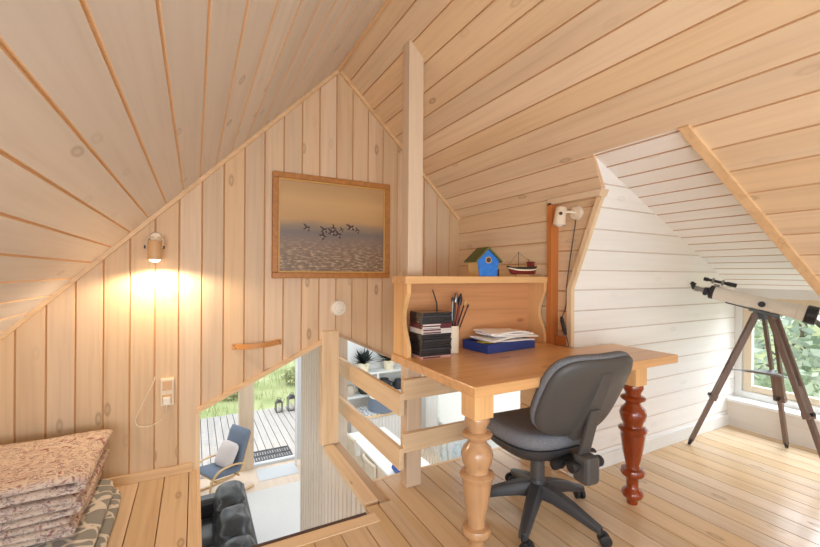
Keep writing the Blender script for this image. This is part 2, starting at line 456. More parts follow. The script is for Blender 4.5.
zL = lambda x: RZ - SL*(RX-x)
zR = lambda x: RZ - SR*(x-RX)
YB = -2.3                                              # rear end of the loft
# left slope
nl = math.hypot(1, SL); Bl = (-1/nl, 0, -SL/nl); Nl = (SL/nl, 0, -1/nl)
struct('ceiling_left', boards((RX,0,RZ), (0,1,0), Bl, Nl, 0, 3.74, .12, [(0, 3.74, K(YB), K(G))], off=.02, c=.005, g=.007, skin=.02), [M['ceilL'], M['groove_left']])
# right slope with the dormer opening
nr = math.hypot(1, SR); Br = (1/nr, 0, -SR/nr); Nr = (-SR/nr, 0, -1/nr)
sx = lambda b: RX + b/nr
ZE = -.083; CY = 1.59; LE = .38; RE = .313
yLz = lambda z: CY - LE*(z-ZE) if z > ZE else CY
yRz = lambda z: .886 - RE*(.596-z)
S_top = (1.75-RX)*nr; S_k = (KW-RX)*nr; S_end = 3.74
struct('ceiling_right', boards((RX,0,RZ), (0,1,0), Br, Nr, 0, S_end, .1225,
    [(0, S_top, K(YB), K(G)), (S_top, S_k, K(YB), lambda b: yRz(zR(sx(b)))), (S_top, S_k, lambda b: yLz(zR(sx(b))), K(G)),
     (S_k, S_end, K(YB), lambda b: yRz(zR(sx(b))))], off=.107, c=.004, g=.006, skin=.02), [M['ceilR'], M['groove']])
# gable wall
la = lambda x: -.84 + .473*x
lb = lambda x: -.43 - .48*(x-.885)
F0 = -H
segs = [(-1.74, .022, K(F0), zL), (.022, .765, la, zL), (.765, .881, K(F0), zL), (.881, .89, K(F0), zR), (.89, KW, lb, zR)]
struct('wall_gable', boards((0,G,0), (0,0,1), (1,0,0), (0,-1,0), -1.74, KW, .1185, segs, off=.0385, t=.04, c=.005, g=.007), [M['gable'], M['groove']])
# roof/gable mouldings
t = MB(); t.bar((-1.74, G-.012, zL(-1.74)-.012), (RX, G-.012, RZ-.016), .022, .02, up=(0,1,0)); struct('trim_1', t, M['trimX'])
t = MB(); t.bar((RX, G-.012, RZ-.016), (KW, G-.012, zR(KW)-.012), .022, .02, up=(0,1,0)); struct('trim_2', t, M['trimX'])
t = MB(); t.bar((RX-.012, YB, RZ-.018), (RX-.012, G-.02, RZ-.018), .02, .014); struct('trim_3', t, M['trim'])
# knee wall: lined part, then the set-back bay beside the dormer
KR = 1.948; YS = 1.722
mb = boards((KW,0,0), (0,1,0), (0,0,1), (-1,0,0), -H, .475, .131, [(-.47, .475, K(YS), K(G)), (-H, -.47, K(YS), K(1.98))], off=.064-.131*20, t=.02)
struct('wall_right', mb, [M['ceilR'], M['groove']])
mb = boards((KR,0,0), (0,1,0), (0,0,1), (-1,0,0), -H, .44, .12, [(-H, .44, lambda b: yLz(b)+.012, K(YS+.01))], off=.02, t=.02)
struct('wall_bay', mb, [M['ceilR'], M['groove']])
t = MB(); t.box(KW-.02, KR, YS-.012, YS+.02, -.46, .43); struct('trim_4', t, M['orange'])
t = MB(); t.box(KR-.03, KR, CY+.03, YS-.012, -.4185, -.372); struct('trim_5', t, M['orange'])
t = MB(); t.hexa([(KW-.02, yLz(.42)-.01, .42), (KR, yLz(.42)-.01, .42), (KR, YS+.02, .42), (KW-.02, YS+.02, .42),
                  (KW-.02, yLz(.46)-.01, .455), (KR, yLz(.46)-.01, .455), (KR, YS+.02, .455), (KW-.02, YS+.02, .455)]); struct('trim_6', t, M['ceilR'])
# dormer cheek (left): upright below, leaning above
zc = lambda x: .605 - .338*(x-1.75)
xc = lambda z: min(3.90, 1.75 + (.605-z)/.338)
mb = boards((0,CY,0), (1,0,0), (0,0,1), (0,-1,0), -H, ZE, .1225, [(-H, ZE, K(KR-.008), K(3.90))], off=-.091-.1225*12, t=.03)
q = math.hypot(1, LE); Bc = (0, -LE/q, 1/q); Nc = (0, -1/q, -LE/q)
zz = lambda b: ZE + b/q
xin = lambda b: (KR-.008) if zz(b) < .42 else KW - (zz(b)-.46)/SR
mb = boards((0,CY,ZE), (1,0,0), Bc, Nc, 0, (.62-ZE)*q, .1225, [(0, (.42-ZE)*q, xin, lambda b: xc(zz(b))), ((.42-ZE)*q, (.62-ZE)*q, xin, lambda b: max(xin(b), xc(zz(b))))], off=-.008, t=.03, mb=mb)
struct('wall_dormer_left', mb, [M['white'], M['groove_pale']])
# trims round the dormer opening
def strip(pts, w, d, dirw, dird):
    m_ = MB(); dw = Vector(dirw); dd = Vector(dird)
    for a, b in zip(pts, pts[1:]):
        a = Vector(a); b = Vector(b)
        m_.hexa([a, a+dw*w, a+dw*w+dd*d, a+dd*d, b, b+dw*w, b+dw*w+dd*d, b+dd*d])
    return m_
P0 = (1.742, yLz(.61)-.004, .612); P1 = (KR-.034, yLz(.455)-.004, .455); P2 = (KR-.034, CY-.004, ZE); P3 = (KR-.034, CY-.004, -.42)
struct('trim_7', strip([P0, P1], .05, .03, (0,1,0), (.7,0,.6)), M['trim'])
struct('trim_8', strip([P1, P2, P3], .032, .027, (0,1,0), (1,0,0)), M['pineZ'])
a0 = Vector((1.742, yRz(.61), .605)); a1 = Vector((3.45, yRz(zR(3.45)), zR(3.45)))
t = MB()
for a, b in ((a0, a1),):
    dn = Vector(Nr); wv = Vector((0,1,0))
    t.hexa([a-wv*.010+dn*.010, a+wv*.030+dn*.010, a+wv*.030-dn*.03, a-wv*.010-dn*.03, b-wv*.010+dn*.010, b+wv*.030+dn*.010, b+wv*.030-dn*.03, b-wv*.010-dn*.03])
struct('trim_9', t, M['trimX'])
# dormer ceiling
nd = math.hypot(1, .338); Bd = (1/nd, 0, -.338/nd); Nd = (-.338/nd, 0, -1/nd)
xd = lambda b: 1.75 + b/nd
mb = boards((1.75,0,.605), (0,1,0), Bd, Nd, .004, 2.15*nd, .1225, [(.004, 2.15*nd, lambda b: yRz(zc(xd(b)))-.028, lambda b: yLz(zc(xd(b)))+.028)], off=.02, t=.02, c=.006, g=.010)
struct('ceiling_dormer', mb, [M['white'], M['groove_dormer']])
# dormer right cheek
mb = MB()
qr = math.hypot(1, RE); Bq = (0, RE/qr, 1/qr); Nq = (0, 1/qr, -RE/qr)
zq = lambda b: -H + b/qr
mb = boards((0, yRz(-H), -H), (1,0,0), Bq, Nq, 0, (.6+H)*qr, .1225, [(0, (.6+H)*qr, lambda b: min(RX+(RZ-zq(b))/SR, xc(zq(b)))+.008, lambda b: xc(zq(b))+.03)], off=.0, t=.03)
struct('wall_dormer_right', mb, [M['white'], M['groove_pale']])
# wall below and above the dormer window
WX = 3.72; WP = 3.87; SZ = -.965; YW0 = yRz(SZ)
mb = boards((WX,0,0), (0,1,0), (0,0,1), (-1,0,0), -H, SZ-.02, .22, [(-H, SZ-.02, lambda b: yRz(b)-.02, K(CY))], off=-H, t=.12)
struct('wall_window', mb, [M['wash'], M['groove_pale']])
t = MB(); t.box(WX-.02, WP+.06, YW0-.02, CY, SZ-.022, SZ); struct('trim_10', t, M['white_paint'], bevel=.004)
w = thing('window_1', None, None, (WP, 1.0, SZ)); w['kind'] = 'structure'
fr = MB(); Y1 = CY; Y0 = YW0; ZT = zc(WP)
fr.box(WP-.03, WP+.05, Y1-.045, Y1, SZ, ZT+.05); fr.box(WP-.03, WP+.05, Y0, Y0+.06, SZ, ZT+.05)
fr.box(WP-.0295, WP+.05, Y0+.06, Y1-.045, SZ, SZ+.05); fr.box(WP-.03, WP+.05, Y0+.06, Y1-.045, ZT-.06, ZT+.05)
obj('window_frame', fr, M['white_paint'], w, bevel=.004)
fs = MB(); y1 = Y1-.05; y0 = Y0+.065
fs.box(WP-.012, WP+.03, y1-.055, y1, SZ+.05, ZT-.06); fs.box(WP-.012, WP+.03, y0, y0+.055, SZ+.05, ZT-.06)
fs.box(WP-.0119, WP+.03, y0+.055, y1-.055, SZ+.05, SZ+.10); fs.box(WP-.0119, WP+.03, y0+.055, y1-.055, ZT-.11, ZT-.06)
obj('sash', fs, M['cream'], w, bevel=.004)
pn = MB(); pn.box(WP+.006, WP+.012, y0+.05, y1-.05, SZ+.095, ZT-.105); obj('pane', pn, M['pane'], w)
t = MB(); t.box(KR, WX, CY-.015, CY-.0005, -H, -H+.085); struct('baseboard_dormer', t, M['white_paint'], bevel=.003)
# loft floor: boards along y, with the stairwell and the void
SX1 = .765; SY = 1.82; VX = .905; VY = 2.085
segs = [(-1.75, .0, K(YB), K(G)), (.0, SX1, K(YB), K(SY-.085)), (SX1, VX-.06, K(YB), K(1.86)), (VX-.06, VX, K(YB), K(1.86)), (VX, KW, K(YB), K(VY)), (KW, 3.6, K(YB), K(CY))]
struct('floor', boards((0,0,-H), (0,1,0), (1,0,0), (0,0,1), -1.75, WX, .122, [(-1.75, .022, K(YB), K(G)), (.022, SX1, K(YB), K(SY-.085)), (SX1, VX, K(YB), K(1.87)), (VX, KW, K(YB), K(VY)), (KW, KR, K(YB), K(YS)), (KR, WX, K(YB), K(CY))], off=.099, t=.09, c=.0024, g=.010), [M['floor'], M['groove_floor']])
t = MB(); t.box(.022, SX1+.02, SY-.085, SY-.012, -H-.09, -H+.004); struct('trim_11', t, M['pineX'], bevel=.002)
t = MB(); t.box(.022, SX1-.02, SY-.012, SY+.006, -H-.10, -H+.006); struct('trim_12', t, M['nosing'])
t = MB(); t.box(.018, .034, SY, G, -H-.25, -H+.004); struct('trim_13', t, M['pineY'])
t = MB(); t.box(-.6, -.005, G-.018, G-.0005, -H, -H+.052); struct('baseboard_gable', t, M['trimX'], bevel=.003)
# wooden edging of the openings in the gable wall
t = MB(); t.hexa([(.012,G-.02,la(.012)-.012),(SX1+.01,G-.02,la(SX1+.01)-.012),(SX1+.01,G+.10,la(SX1+.01)-.012),(.012,G+.10,la(.012)-.012),
                  (.012,G-.02,la(.012)+.02),(SX1+.01,G-.02,la(SX1+.01)+.02),(SX1+.01,G+.10,la(SX1+.01)+.02),(.012,G+.10,la(.012)+.02)]); struct('trim_14', t, M['trimX'])
t = MB(); t.hexa([(.885,G-.01,lb(.885)-.012),(KW,G-.01,lb(KW)-.012),(KW,G+.10,lb(KW)-.012),(.885,G+.10,lb(.885)-.012),
                  (.885,G-.01,lb(.885)+.012),(KW,G-.01,lb(KW)+.012),(KW,G+.10,lb(KW)+.012),(.885,G+.10,lb(.885)+.012)]); struct('trim_15', t, M['greyY'])
t = MB(); t.box(.012, .034, G-.002, G+.10, -H-.25, la(0)); struct('trim_16', t, M['pineZ'])
t = MB(); t.box(.768, .886, G-.028, G+.06, -H, lb(.885)+.03); struct('trim_17', t, M['pineZ'], bevel=.003)
# stairwell side: panelled wall under the capping
LZ = -3.6
mb = boards((.80,0,0), (0,0,1), (0,1,0), (-1,0,0), 1.90, 3.42, .075, [(1.90, G+.045, K(LZ), K(-H-.035)), (G+.045, 3.42, K(LZ), K(-.35))], off=.0, t=.05, c=.010, g=.02)
struct('wall_stair', mb, [M['wash'], M['groove_stair']])
t = MB(); t.box(.775, .848, 1.905, G-.03, -H-.035, -H+.0); struct('trim_18', t, M['pineY'], bevel=.003)
t = MB(); t.box(.852, VX, 1.872, 2.95, -H-.12, -H-.012); struct('trim_19', t, M['greyY'])
t = MB(); t.box(.792, .835, 1.862, 1.90, -H-.06, -H-.02); t.box(.80, .83, 1.80, 1.86, -H-.03, -H-.005); struct('trim_20', t, M['greyY'])
t = MB(); t.box(VX, KW, VY-.002, VY+.018, -H-.22, -H+.002); struct('trim_21', t, M['pineX'])
t = MB(); t.box(.978, 1.05, 2.96, 3.03, LZ, -.40); struct('trim_22', t, M['greyZ'])

# ---------------------------------------------------------------- post and railing
p = MB(); p.box(1.030, 1.122, 1.932, 2.012, -H, zR(1.03)+.02)
tag(obj('post', p, M['postZ'], bevel=.004), 'tall square wooden post rising behind the desk shelf to the sloping ceiling', 'post')
r = thing('railing', 'pine railing of two wide boards in a corner round the floor opening', 'railing', (1.0, 1.9, -H))
for z0, z1 in ((-.685, -.575), (-.97, -.868)):
    b = MB(); b.box(.9945, KW-.005, 1.902, 1.930, z0, z1); obj('rail', b, M['pineX'], r, bevel=.003)
for z0, z1 in ((-.765, -.645), (-1.055, -.94)):
    b = MB(); b.box(.966, .994, 1.895, 2.955, z0, z1); obj('rail', b, M['pineY'], r, bevel=.003)

# ---------------------------------------------------------------- desk, hutch
DT = -.42; DX0 = .912; DX1 = 2.25; DY0 = 1.18; DY1 = 1.895
d = thing('writing_desk', 'pine writing desk with turned legs beside the floor opening', 'desk', (1.5, 1.5, -H))
t = MB()
n_ = 40
t.prism([(DX0,DY0),(DX1,DY0),(DX1,CY-.035),(1.895,CY-.035),(1.895,DY1),(DX0,DY1)], lambda p, z: (p[0], p[1], z), DT-.042, DT)
obj('tabletop', t, M['desk'], d, bevel=.005)
def turned(px, name, mat, label):
    c = (px[0], px[1])
    prof = [(383,9),(386,10),(391,7.5),(394,7.5),(395,11),(396.5,12),(398,11.5),(400,8),(402,7),(404,8),(407,11),(412,12.7),(418,11.5),(423,9),(425,9.5),(426,12.5),(427.5,13.8),(429,13.5),(431,11.5),(434,11.5),(450,9.5),(464,6.5),(467,7),(468,10.5),(471,11.8),(474,10.5),(476,7.5),(478,6),(486,5.5),(488,7),(490,9.5),(493,10.3),(496,9),(498,6),(500,5.5),(503,5)]
    top = -.565; bot = -H
    pr = [(r_/194*.98, top + (v-383)/120*(bot-top)) for v, r_ in prof]
    m_ = MB(); m_.lathe(pr, (c[0], c[1], 0), 32)
    o = obj(name, m_, mat, d, smooth=50); o['label'] = label
    b = MB(); b.box(c[0]-.046, c[0]+.046, c[1]-.046, c[1]+.046, -.566, DT-.042)
    k = obj('leg_block', b, M['hutchZ'], o, bevel=.004)
    return o
turned((.992, 1.268), 'leg', M['legL'], 'light brown turned leg')
turned((2.00, 1.268), 'leg', M['legR'], 'glossy red-brown turned leg')
# hutch: shelf on two scalloped side panels
HX0 = .925; HX1 = 1.895; HY0 = 1.742; HY1 = 1.893
h = thing('desk_hutch', 'open pine shelf unit with scalloped sides standing on the desk back edge', 'shelf', (1.4, 1.82, DT))
s = MB(); s.box(HX0-.012, HX1, HY0-.005, HY1+.002, -.052, -.014); obj('shelf', s, M['hutchX'], h, bevel=.004)
def side(x0, x1):
    poly = []
    for i in range(25):
        u = i/24
        cut = .0 if u < .0 else .052*math.sin(PI*min(1, max(0, (u-.12)/.80)))**1.5
        poly.append((HY0 + cut + (.004 if u > .9 else 0), DT + u*(-.052-DT)))
    poly += [(HY1, -.052), (HY1, DT)]
    m_ = MB(); m_.prism(poly, lambda p, x: (x, p[0], p[1]), x0, x1); return m_
obj('side_panel', side(HX0, HX0+.024), M['hutchZ'], h); obj('side_panel', side(HX1-.026, HX1-.002), M['hutchZ'], h)
b = MB(); b.box(HX0+.024, HX1-.026, HY1-.016, HY1-.003, DT, -.052); obj('back_panel', b, M['back'], h)

# things on the hutch
ST = -.014
bh = thing('birdhouse', 'small bright blue birdhouse with a mossy pitched roof on the desk shelf', 'birdhouse', (1.462, 1.825, ST), rz=math.radians(-9))
w0, w1, hh, ap, dp = .055, .068, .088, .165, .12
m_ = MB(); m_.prism([(-w0,0),(w0,0),(w1,hh),(0,ap-.012),(-w1,hh)], lambda p, y: (p[0], y, p[1]), -dp/2+.006, dp/2, 0)
obj('body', m_, M['bhside'], bh, local=True)
m_ = MB(); m_.prism([(-w0,0.0),(w0,0.0),(w1,hh),(0,ap-.012),(-w1,hh)], lambda p, y: (p[0], y, p[1]), -dp/2, -dp/2+.006, 0); obj('front', m_, M['blue'], bh, local=True)
m_ = MB(); R90 = Matrix.Rotation(PI/2, 3, 'X')
m_.lathe([(.019, 0), (.019, .003)], (0, -dp/2, .092), 20, M=R90, m=1); m_.lathe([(.014, .003), (.014, .0042)], (0, -dp/2, .092), 20, M=R90, m=0)
obj('entrance_hole', m_, [M['dark'], M['framei']], bh, local=True)
m_ = MB()
for sg in (-1, 1):
    m_.hexa([(sg*(w1+.014), -dp/2-.012, hh-.010), (0, -dp/2-.012, ap-.010), (0, dp/2+.01, ap-.010), (sg*(w1+.014), dp/2+.01, hh-.010),
             (sg*(w1+.019), -dp/2-.012, hh-.003), (0, -dp/2-.012, ap+.002), (0, dp/2+.01, ap+.002), (sg*(w1+.019), dp/2+.01, hh-.003)])
obj('roof', m_, M['mossg'], bh, local=True)
m_ = MB(); m_.box(1.545, 1.572, 1.81, 1.84, ST, ST+.042); tag(obj('small_box', m_, M['dark'], bevel=.002), 'tiny dark box right beside the blue birdhouse', 'box')
bt = thing('model_boat', 'small wooden model fishing boat with a red hull on the desk shelf', 'model boat', (1.76, 1.82, ST))
def hull(z_, L, W):
    pts = []
    for i in range(13):
        u = -1 + 2*i/12
        pts.append((u*L, W*(1-abs(u)**2.6)**.7 if abs(u) < 1 else 0))
    return pts
def hs(m_, levels, mi):
    rows = []
    for (z_, L0, L1, W) in levels:
        row = []
        for i in range(24):
            a = 2*PI*i/24; cx = math.cos(a); sy = math.sin(a)
            L = L1 if cx > 0 else L0
            row.append((cx*L, W*math.copysign(abs(sy)**.8, sy), z_ + .012*abs(cx)**3*(1 if z_ > .02 else 0)))
        rows.append(row)
    vs = [p for rr in rows for p in rr]; k = len(rows); fs = []
    for i in range(k-1):
        for j in range(24): fs.append((i*24+j, i*24+(j+1) % 24, (i+1)*24+(j+1) % 24, (i+1)*24+j))
    fs += [tuple(range(23,-1,-1)), tuple((k-1)*24+j for j in range(24))]
    m_.add(vs, fs, mi)
m_ = MB(); hs(m_, [(.012,.085,.10,.010),(.020,.095,.108,.022),(.034,.105,.112,.028)], 0); hs(m_, [(.034,.107,.113,.0285),(.042,.112,.115,.030)], 1); hs(m_, [(.042,.115,.116,.031),(.052,.122,.118,.031)], 2)
obj('hull', m_, [M['hullr'], M['creamsh'], M['hullg']], bt, local=True, smooth=50)
m_ = MB(); m_.box(-.05, .05, -.008, .008, 0, .016); obj('stand', m_, M['hutchX'], bt, local=True)
m_ = MB(); m_.box(.055, .085, -.016, .016, .05, .085); m_.box(.05, .09, -.02, .02, .085, .09); obj('wheelhouse', m_, M['hullr'], bt, local=True)
m_ = MB(); m_.tube([(-.03,0,.05),(-.03,0,.15)], .0016, 6); m_.tube([(.06,0,.09),(.045,0,.108)], .0015, 6); m_.tube([(-.03,0,.145),(-.115,0,.062)], .0006, 4); m_.tube([(-.03,0,.145),(.06,0,.09)], .0006, 4); obj('mast', m_, M['hullg'], bt, local=True)

# cases stacked on the desk
z_ = DT; cx, cy = 1.062, 1.745
seq = ['casep'] + ['case']*8 + ['casew', 'casew', 'casem', 'casem'] + ['case']*4
nm = {'casep': ('lowest pink and white case of the stack on the desk', 'pink case'), }
ci = 0
ords = ['first', 'second', 'third', 'fourth', 'fifth', 'sixth', 'seventh', 'eighth']
bl = wl = ml = tl = 0
proto = None
for i, k in enumerate(seq):
    th = .0136 if k == 'case' else .0128
    if k == 'casep': lab = 'flat pinkish white case at the very bottom of the disc case stack'
    elif k == 'case' and i <= 8: lab = ords[i-1] + ' black disc case above the pink case at the stack bottom'
    elif k == 'casew': lab = ('lower' if wl == 0 else 'upper') + ' of two whitish cases in the middle of the stack'; wl += 1
    elif k == 'casem': lab = ('lower' if ml == 0 else 'upper') + ' of two maroon cases above the whitish ones'; ml += 1
    else:
        lab = ['black disc case lying directly on the maroon cases', 'second black disc case above the maroon ones', 'black disc case just under the topmost case', 'topmost black disc case of the stack'][tl]; tl += 1
    o = thing('disc_case', lab, 'disc case', (cx + random.uniform(-.003,.003), cy + random.uniform(-.003,.003), z_), rz=math.radians(-2+random.uniform(-1.5,1.5)), group='disc cases stacked on the desk')
    m_ = MB(); m_.box(-.086, .086, -.066, .066, .0004, th); obj('box', m_, M[k], o, local=True, bevel=.0012)
    m_ = MB()
    if k in ('case',):
        m_.box(-.079, .079, -.0668, -.0660, .003, th-.003)
        obj('spine_card', m_, M['rubber'] if i % 3 else M['iron'], o, local=True)
    else:
        m_.box(-.079, .02, -.0668, -.0660, .003, th-.003); obj('spine_card', m_, M['casew'] if k == 'casem' else M['casem'], o, local=True)
    z_ += th
CT = z_
# pencil cup with brushes
cup = MB(); cc = (1.208, 1.765)
cup.lathe([(.034,0),(.037,.002),(.039,.145),(.036,.145),(.033,.006),(.0,.006)], (cc[0], cc[1], DT), 28)
tag(obj('brush_cup', cup, M['cream'], smooth=40), 'cream cylindrical cup holding brushes beside the disc case stack', 'cup')
def stick(name, a, b, r_, mat, lab, cat, tip=None, tl_=.05):
    o = thing(name, lab, cat, a, group='brushes and pens in the cream cup')
    a = Vector(a); b = Vector(b); dd = (b-a)
    m_ = MB(); m_.tube([a, a+dd*.5, b], [r_*.7, r_, r_*.85], 8); obj('shaft', m_, mat, o, smooth=50)
    if tip:
        e = b + dd.normalized()*tl_
        m_ = MB(); m_.tube([b-dd.normalized()*.002, b+dd.normalized()*tl_*.5, e], [r_*1.2, r_*1.7, r_*.5], 8); obj('tip', m_, tip, o, smooth=50)
zb = DT+.008
stick('paint_brush', (1.198,1.762,zb), (1.240,1.78,zb+.26), .0075, M['dark'], 'thick dark brush leaning in the cream cup, left one', 'brush', M['metal'], .05)
stick('paint_brush', (1.204,1.757,zb), (1.262,1.775,zb+.245), .0085, M['hullr'], 'dark red handled brush in the cream cup, middle', 'brush', M['teleb'], .06)
stick('pencil', (1.198,1.775,zb), (1.305,1.79,zb+.24), .0045, M['teleb'], 'thin black pencil leaning right in the cream cup', 'pencil', M['framei'], .03)
stick('pen', (1.214,1.772,zb), (1.224,1.785,zb+.265), .004, M['metal'], 'slim grey pen upright in the cream cup', 'pen', M['teleb'], .02)
stick('pencil', (1.212,1.780,zb), (1.335,1.80,zb+.225), .004, M['dark'], 'thin brown pencil leaning furthest right in the cream cup', 'pencil', M['bark'], .02)
# single pen stuck behind the stack
m_ = MB(); m_.tube([(1.165,1.84,DT+.002),(1.163,1.845,CT+.03),(1.135,1.845,CT+.105)], [.004,.004,.003], 8)
tag(obj('pen', m_, M['teleb'], smooth=50), 'black pen standing up behind the disc case stack', 'pen')
# blue tray with papers
ta = math.radians(5); T0 = (1.525, 1.755)
tr = thing('letter_tray', 'blue letter tray filled with loose papers on the desk', 'tray', (T0[0], T0[1], DT), rz=ta)
m_ = MB(); tw, td, thh = .185, .10, .050
m_.box(-tw, tw, -td, td, 0, .004); m_.box(-tw, tw, -td, -td+.004, .004, thh); m_.box(-tw, tw, td-.004, td, .004, thh); m_.box(-tw, -tw+.004, -td+.004, td-.004, .004, thh); m_.box(tw-.004, tw, -td+.004, td-.004, .004, thh)
obj('tray_body', m_, M['navy'], tr, local=True, bevel=.0015)
def sheet(z0, cx_, cy_, rz, w_, d_, tilt, seed, name, mat, lab, cat):
    m_ = MB(); rr = random.Random(seed); ph = rr.random()*6; R = Matrix.Rotation(rz, 3, 'Z')
    def f(u, v, dz):
        x = (u-.5)*w_; y = (v-.5)*d_
        z = .005*math.sin(ph+u*5)*math.sin(ph*2+v*4) + .006*abs(2*u-1)**3*math.sin(ph*3) + tilt*(u-.5)
        q_ = R @ Vector((x, y, 0)); return Vector((T0[0]+cx_+q_.x, T0[1]+cy_+q_.y, z0+z+dz))
    m_.grid(lambda u, v: f(u, v, 0), 10, 8); m_.grid(lambda u, v: f(u, v, .0078), 10, 8)
    n1 = 11*9
    per = [i*9 for i in range(11)] + [10*9+j for j in range(1,9)] + [i*9+8 for i in range(9,-1,-1)] + [j for j in range(7,0,-1)]
    for a_, b_ in zip(per, per[1:]+per[:1]): m_.f.append((a_, b_, n1+b_, n1+a_)); m_.m.append(0); m_.uv.append(None)
    return tag(obj(name, m_, mat, smooth=60), lab, cat, 'loose papers in the blue tray')
zt = DT+.014
plist = [('booklet', 'mag', 'lowest colourful booklet in the blue tray', 'booklet', -.005, 0, .0, .30, .165),
 ('booklet', 'casew', 'pale booklet lying low in the blue tray', 'booklet', .01, .0, .03, .29, .16),
 ('booklet', 'mag', 'brown booklet sticking out at the left of the tray', 'booklet', -.03, -.012, .14, .24, .15),
 ('card', 'yellow', 'yellow card poking out at the left front of the tray', 'card', -.105, -.03, .3, .09, .08),
 ('paper_sheet', 'paper2', 'greyish paper sheet near the bottom of the paper heap', 'paper', .02, -.012, -.10, .30, .175),
 ('paper_sheet', 'paper', 'white paper sheet turned to the left in the paper heap', 'paper', -.01, -.012, .18, .29, .17),
 ('paper_sheet', 'paper2', 'grey paper sheet jutting to the right over the tray edge', 'paper', .05, -.015, -.15, .29, .17),
 ('paper_sheet', 'paper', 'white paper sheet second from the top of the heap', 'paper', .03, -.012, .10, .29, .17),
 ('paper_sheet', 'paper', 'topmost white paper sheet on the heap in the blue tray', 'paper', .0, -.012, -.05, .26, .165)]
for i, (nm_, mt, lab, cat, ox, oy, rz, w_, d_) in enumerate(plist):
    sheet(zt + i*.0100, ox, oy, rz, w_, d_, (.0, .0, .006, .008, -.006, .006, -.012, -.006, -.006)[i], 11+i, nm_, M[mt], lab, cat)

# ---------------------------------------------------------------- gable wall fittings
def spot(name, label, base, head, ax, rb, cord=None, lit=False):
    """wall spotlight: base disc, arm, bracket, cylinder head with its axis along ax (pointing to the opening)"""
    o = thing(name, label, 'wall lamp', base['c'])
    return o
# left spot (lit), hangs from a bracket below the roof slope
L0 = Vector((-.195, G-.10, .165))
lp = thing('wall_spotlight', 'lit beige wall spotlight shining down on the gable wall', 'wall lamp', (-.195, G-.06, .165))
ax = Vector((.02, -.02, -1)).normalized(); Mz = ax.to_track_quat('Z', 'Y').to_matrix()
m_ = MB(); m_.lathe([(.0,-.005),(.026,-.005),(.030,0),(.032,.03),(.033,.085),(.033,.10),(.030,.10),(.028,.085)], L0, 28, M=Mz, cap=False); obj('lamp_head', m_, M['lampb'], lp, smooth=45)
m_ = MB(); m_.ball(L0+ax*.092, .027, .027, .022, 10, 20); obj('bulb', m_, M['bulb'], lp, smooth=180)
m_ = MB()
for sg in (-1, 1):
    m_.tube([L0+Vector((sg*.032,0,-.03)), L0+Vector((sg*.040,0,-.03)), L0+Vector((sg*.040,.02,.012)), L0+Vector((sg*.03,.06,.03)), L0+Vector((0,.098,.03))], .0045, 8)
m_.lathe([(.0,0),(.03,0),(.03,.012),(.026,.018),(.0,.018)], (L0.x, G-.0005, L0.z+.03), 24, M=Matrix.Rotation(PI/2, 3, 'X'), cap=False)
obj('bracket', m_, M['cream'], lp, smooth=45)
for sg in (-1, 1):
    m_ = MB(); m_.lathe([(.0,0),(.009,0),(.009,.008),(0,.008)], L0+Vector((sg*.0405,0,-.03)), 14, M=Matrix.Rotation(sg*PI/2, 3, 'Y'), cap=False); obj('knob', m_, M['dark'], lp, smooth=45)
# power outlet
po = thing('power_outlet', 'cream double power outlet box on the gable wall below the lit lamp', 'outlet', (-.134, G, -.767))
m_ = MB(); m_.box(-.168, -.100, G-.034, G-.0005, -.767, -.612); obj('housing', m_, M['cream'], po, bevel=.005)
for z0 in (-.762, -.686):
    m_ = MB(); m_.box(-.158, -.110, G-.0375, G-.0342, z0+.008, z0+.062); obj('socket', m_, M['lampb'], po, bevel=.002)
pg = thing('power_plug', 'cream plug with a loose cord in the outlet below the lit lamp', 'plug', (-.134, G-.04, -.752))
m_ = MB(); m_.box(-.154, -.116, G-.062, G-.039, -.757, -.712); obj('plug_body', m_, M['whitep'], pg, bevel=.006)
m_ = MB(); pts = [(-.135,G-.05,-.757),(-.138,G-.045,-.80),(-.165,G-.03,-.842),(-.205,G-.02,-.868),(-.255,G-.015,-.872),(-.282,G-.012,-.855),(-.284,G-.012,-.82),(-.262,G-.012,-.76),(-.225,G-.012,-.68),(-.200,G-.010,-.622),(-.197,G-.004,-.60)]
def smoothpts(P, k=5):
    P = [Vector(p_) for p_ in P]; out = []
    for i in range(len(P)-1):
        p0 = P[max(0,i-1)]; p1 = P[i]; p2 = P[i+1]; p3 = P[min(len(P)-1,i+2)]
        for j in range(k):
            t_ = j/k
            out.append(.5*((2*p1)+(p2-p0)*t_+(2*p0-5*p1+4*p2-p3)*t_*t_+(3*p1-p0-3*p2+p3)*t_**3))
    return out+[P[-1]]
m_.tube(smoothpts(pts), .0032, 7); obj('cord', m_, M['cream'], pg, smooth=180)
# grab handle
gh = thing('grab_handle', 'curved wooden grab handle on the gable wall above the stair opening', 'handle', (.34, G, -.47))
m_ = MB(); HP = smoothpts([(.205,G-.006,-.463),(.235,G-.012,-.463),(.27,G-.040,-.462),(.33,G-.062,-.460),(.39,G-.060,-.457),(.44,G-.040,-.455),(.475,G-.012,-.452),(.50,G-.006,-.452)], 6)
nn = len(HP); prev = None
vs = []; fs = []
for i, p_ in enumerate(HP):
    t_ = (HP[min(nn-1,i+1)]-HP[max(0,i-1)]).normalized(); nrm = Vector((t_.y, -t_.x, 0)).normalized()
    hw = .019 - .004*math.sin(PI*i/(nn-1))
    for a_, b_ in ((-1,-1),(1,-1),(1,1),(-1,1)): vs.append(p_ + nrm*.006*a_ + Vector((0,0,hw*b_)))
for i in range(nn-1):
    for j in range(4): fs.append((i*4+j, i*4+(j+1) % 4, (i+1)*4+(j+1) % 4, (i+1)*4+j))
fs += [(3,2,1,0), tuple((nn-1)*4+j for j in range(4))]
m_.add(vs, fs); obj('grip', m_, M['handle'], gh, bevel=.003)
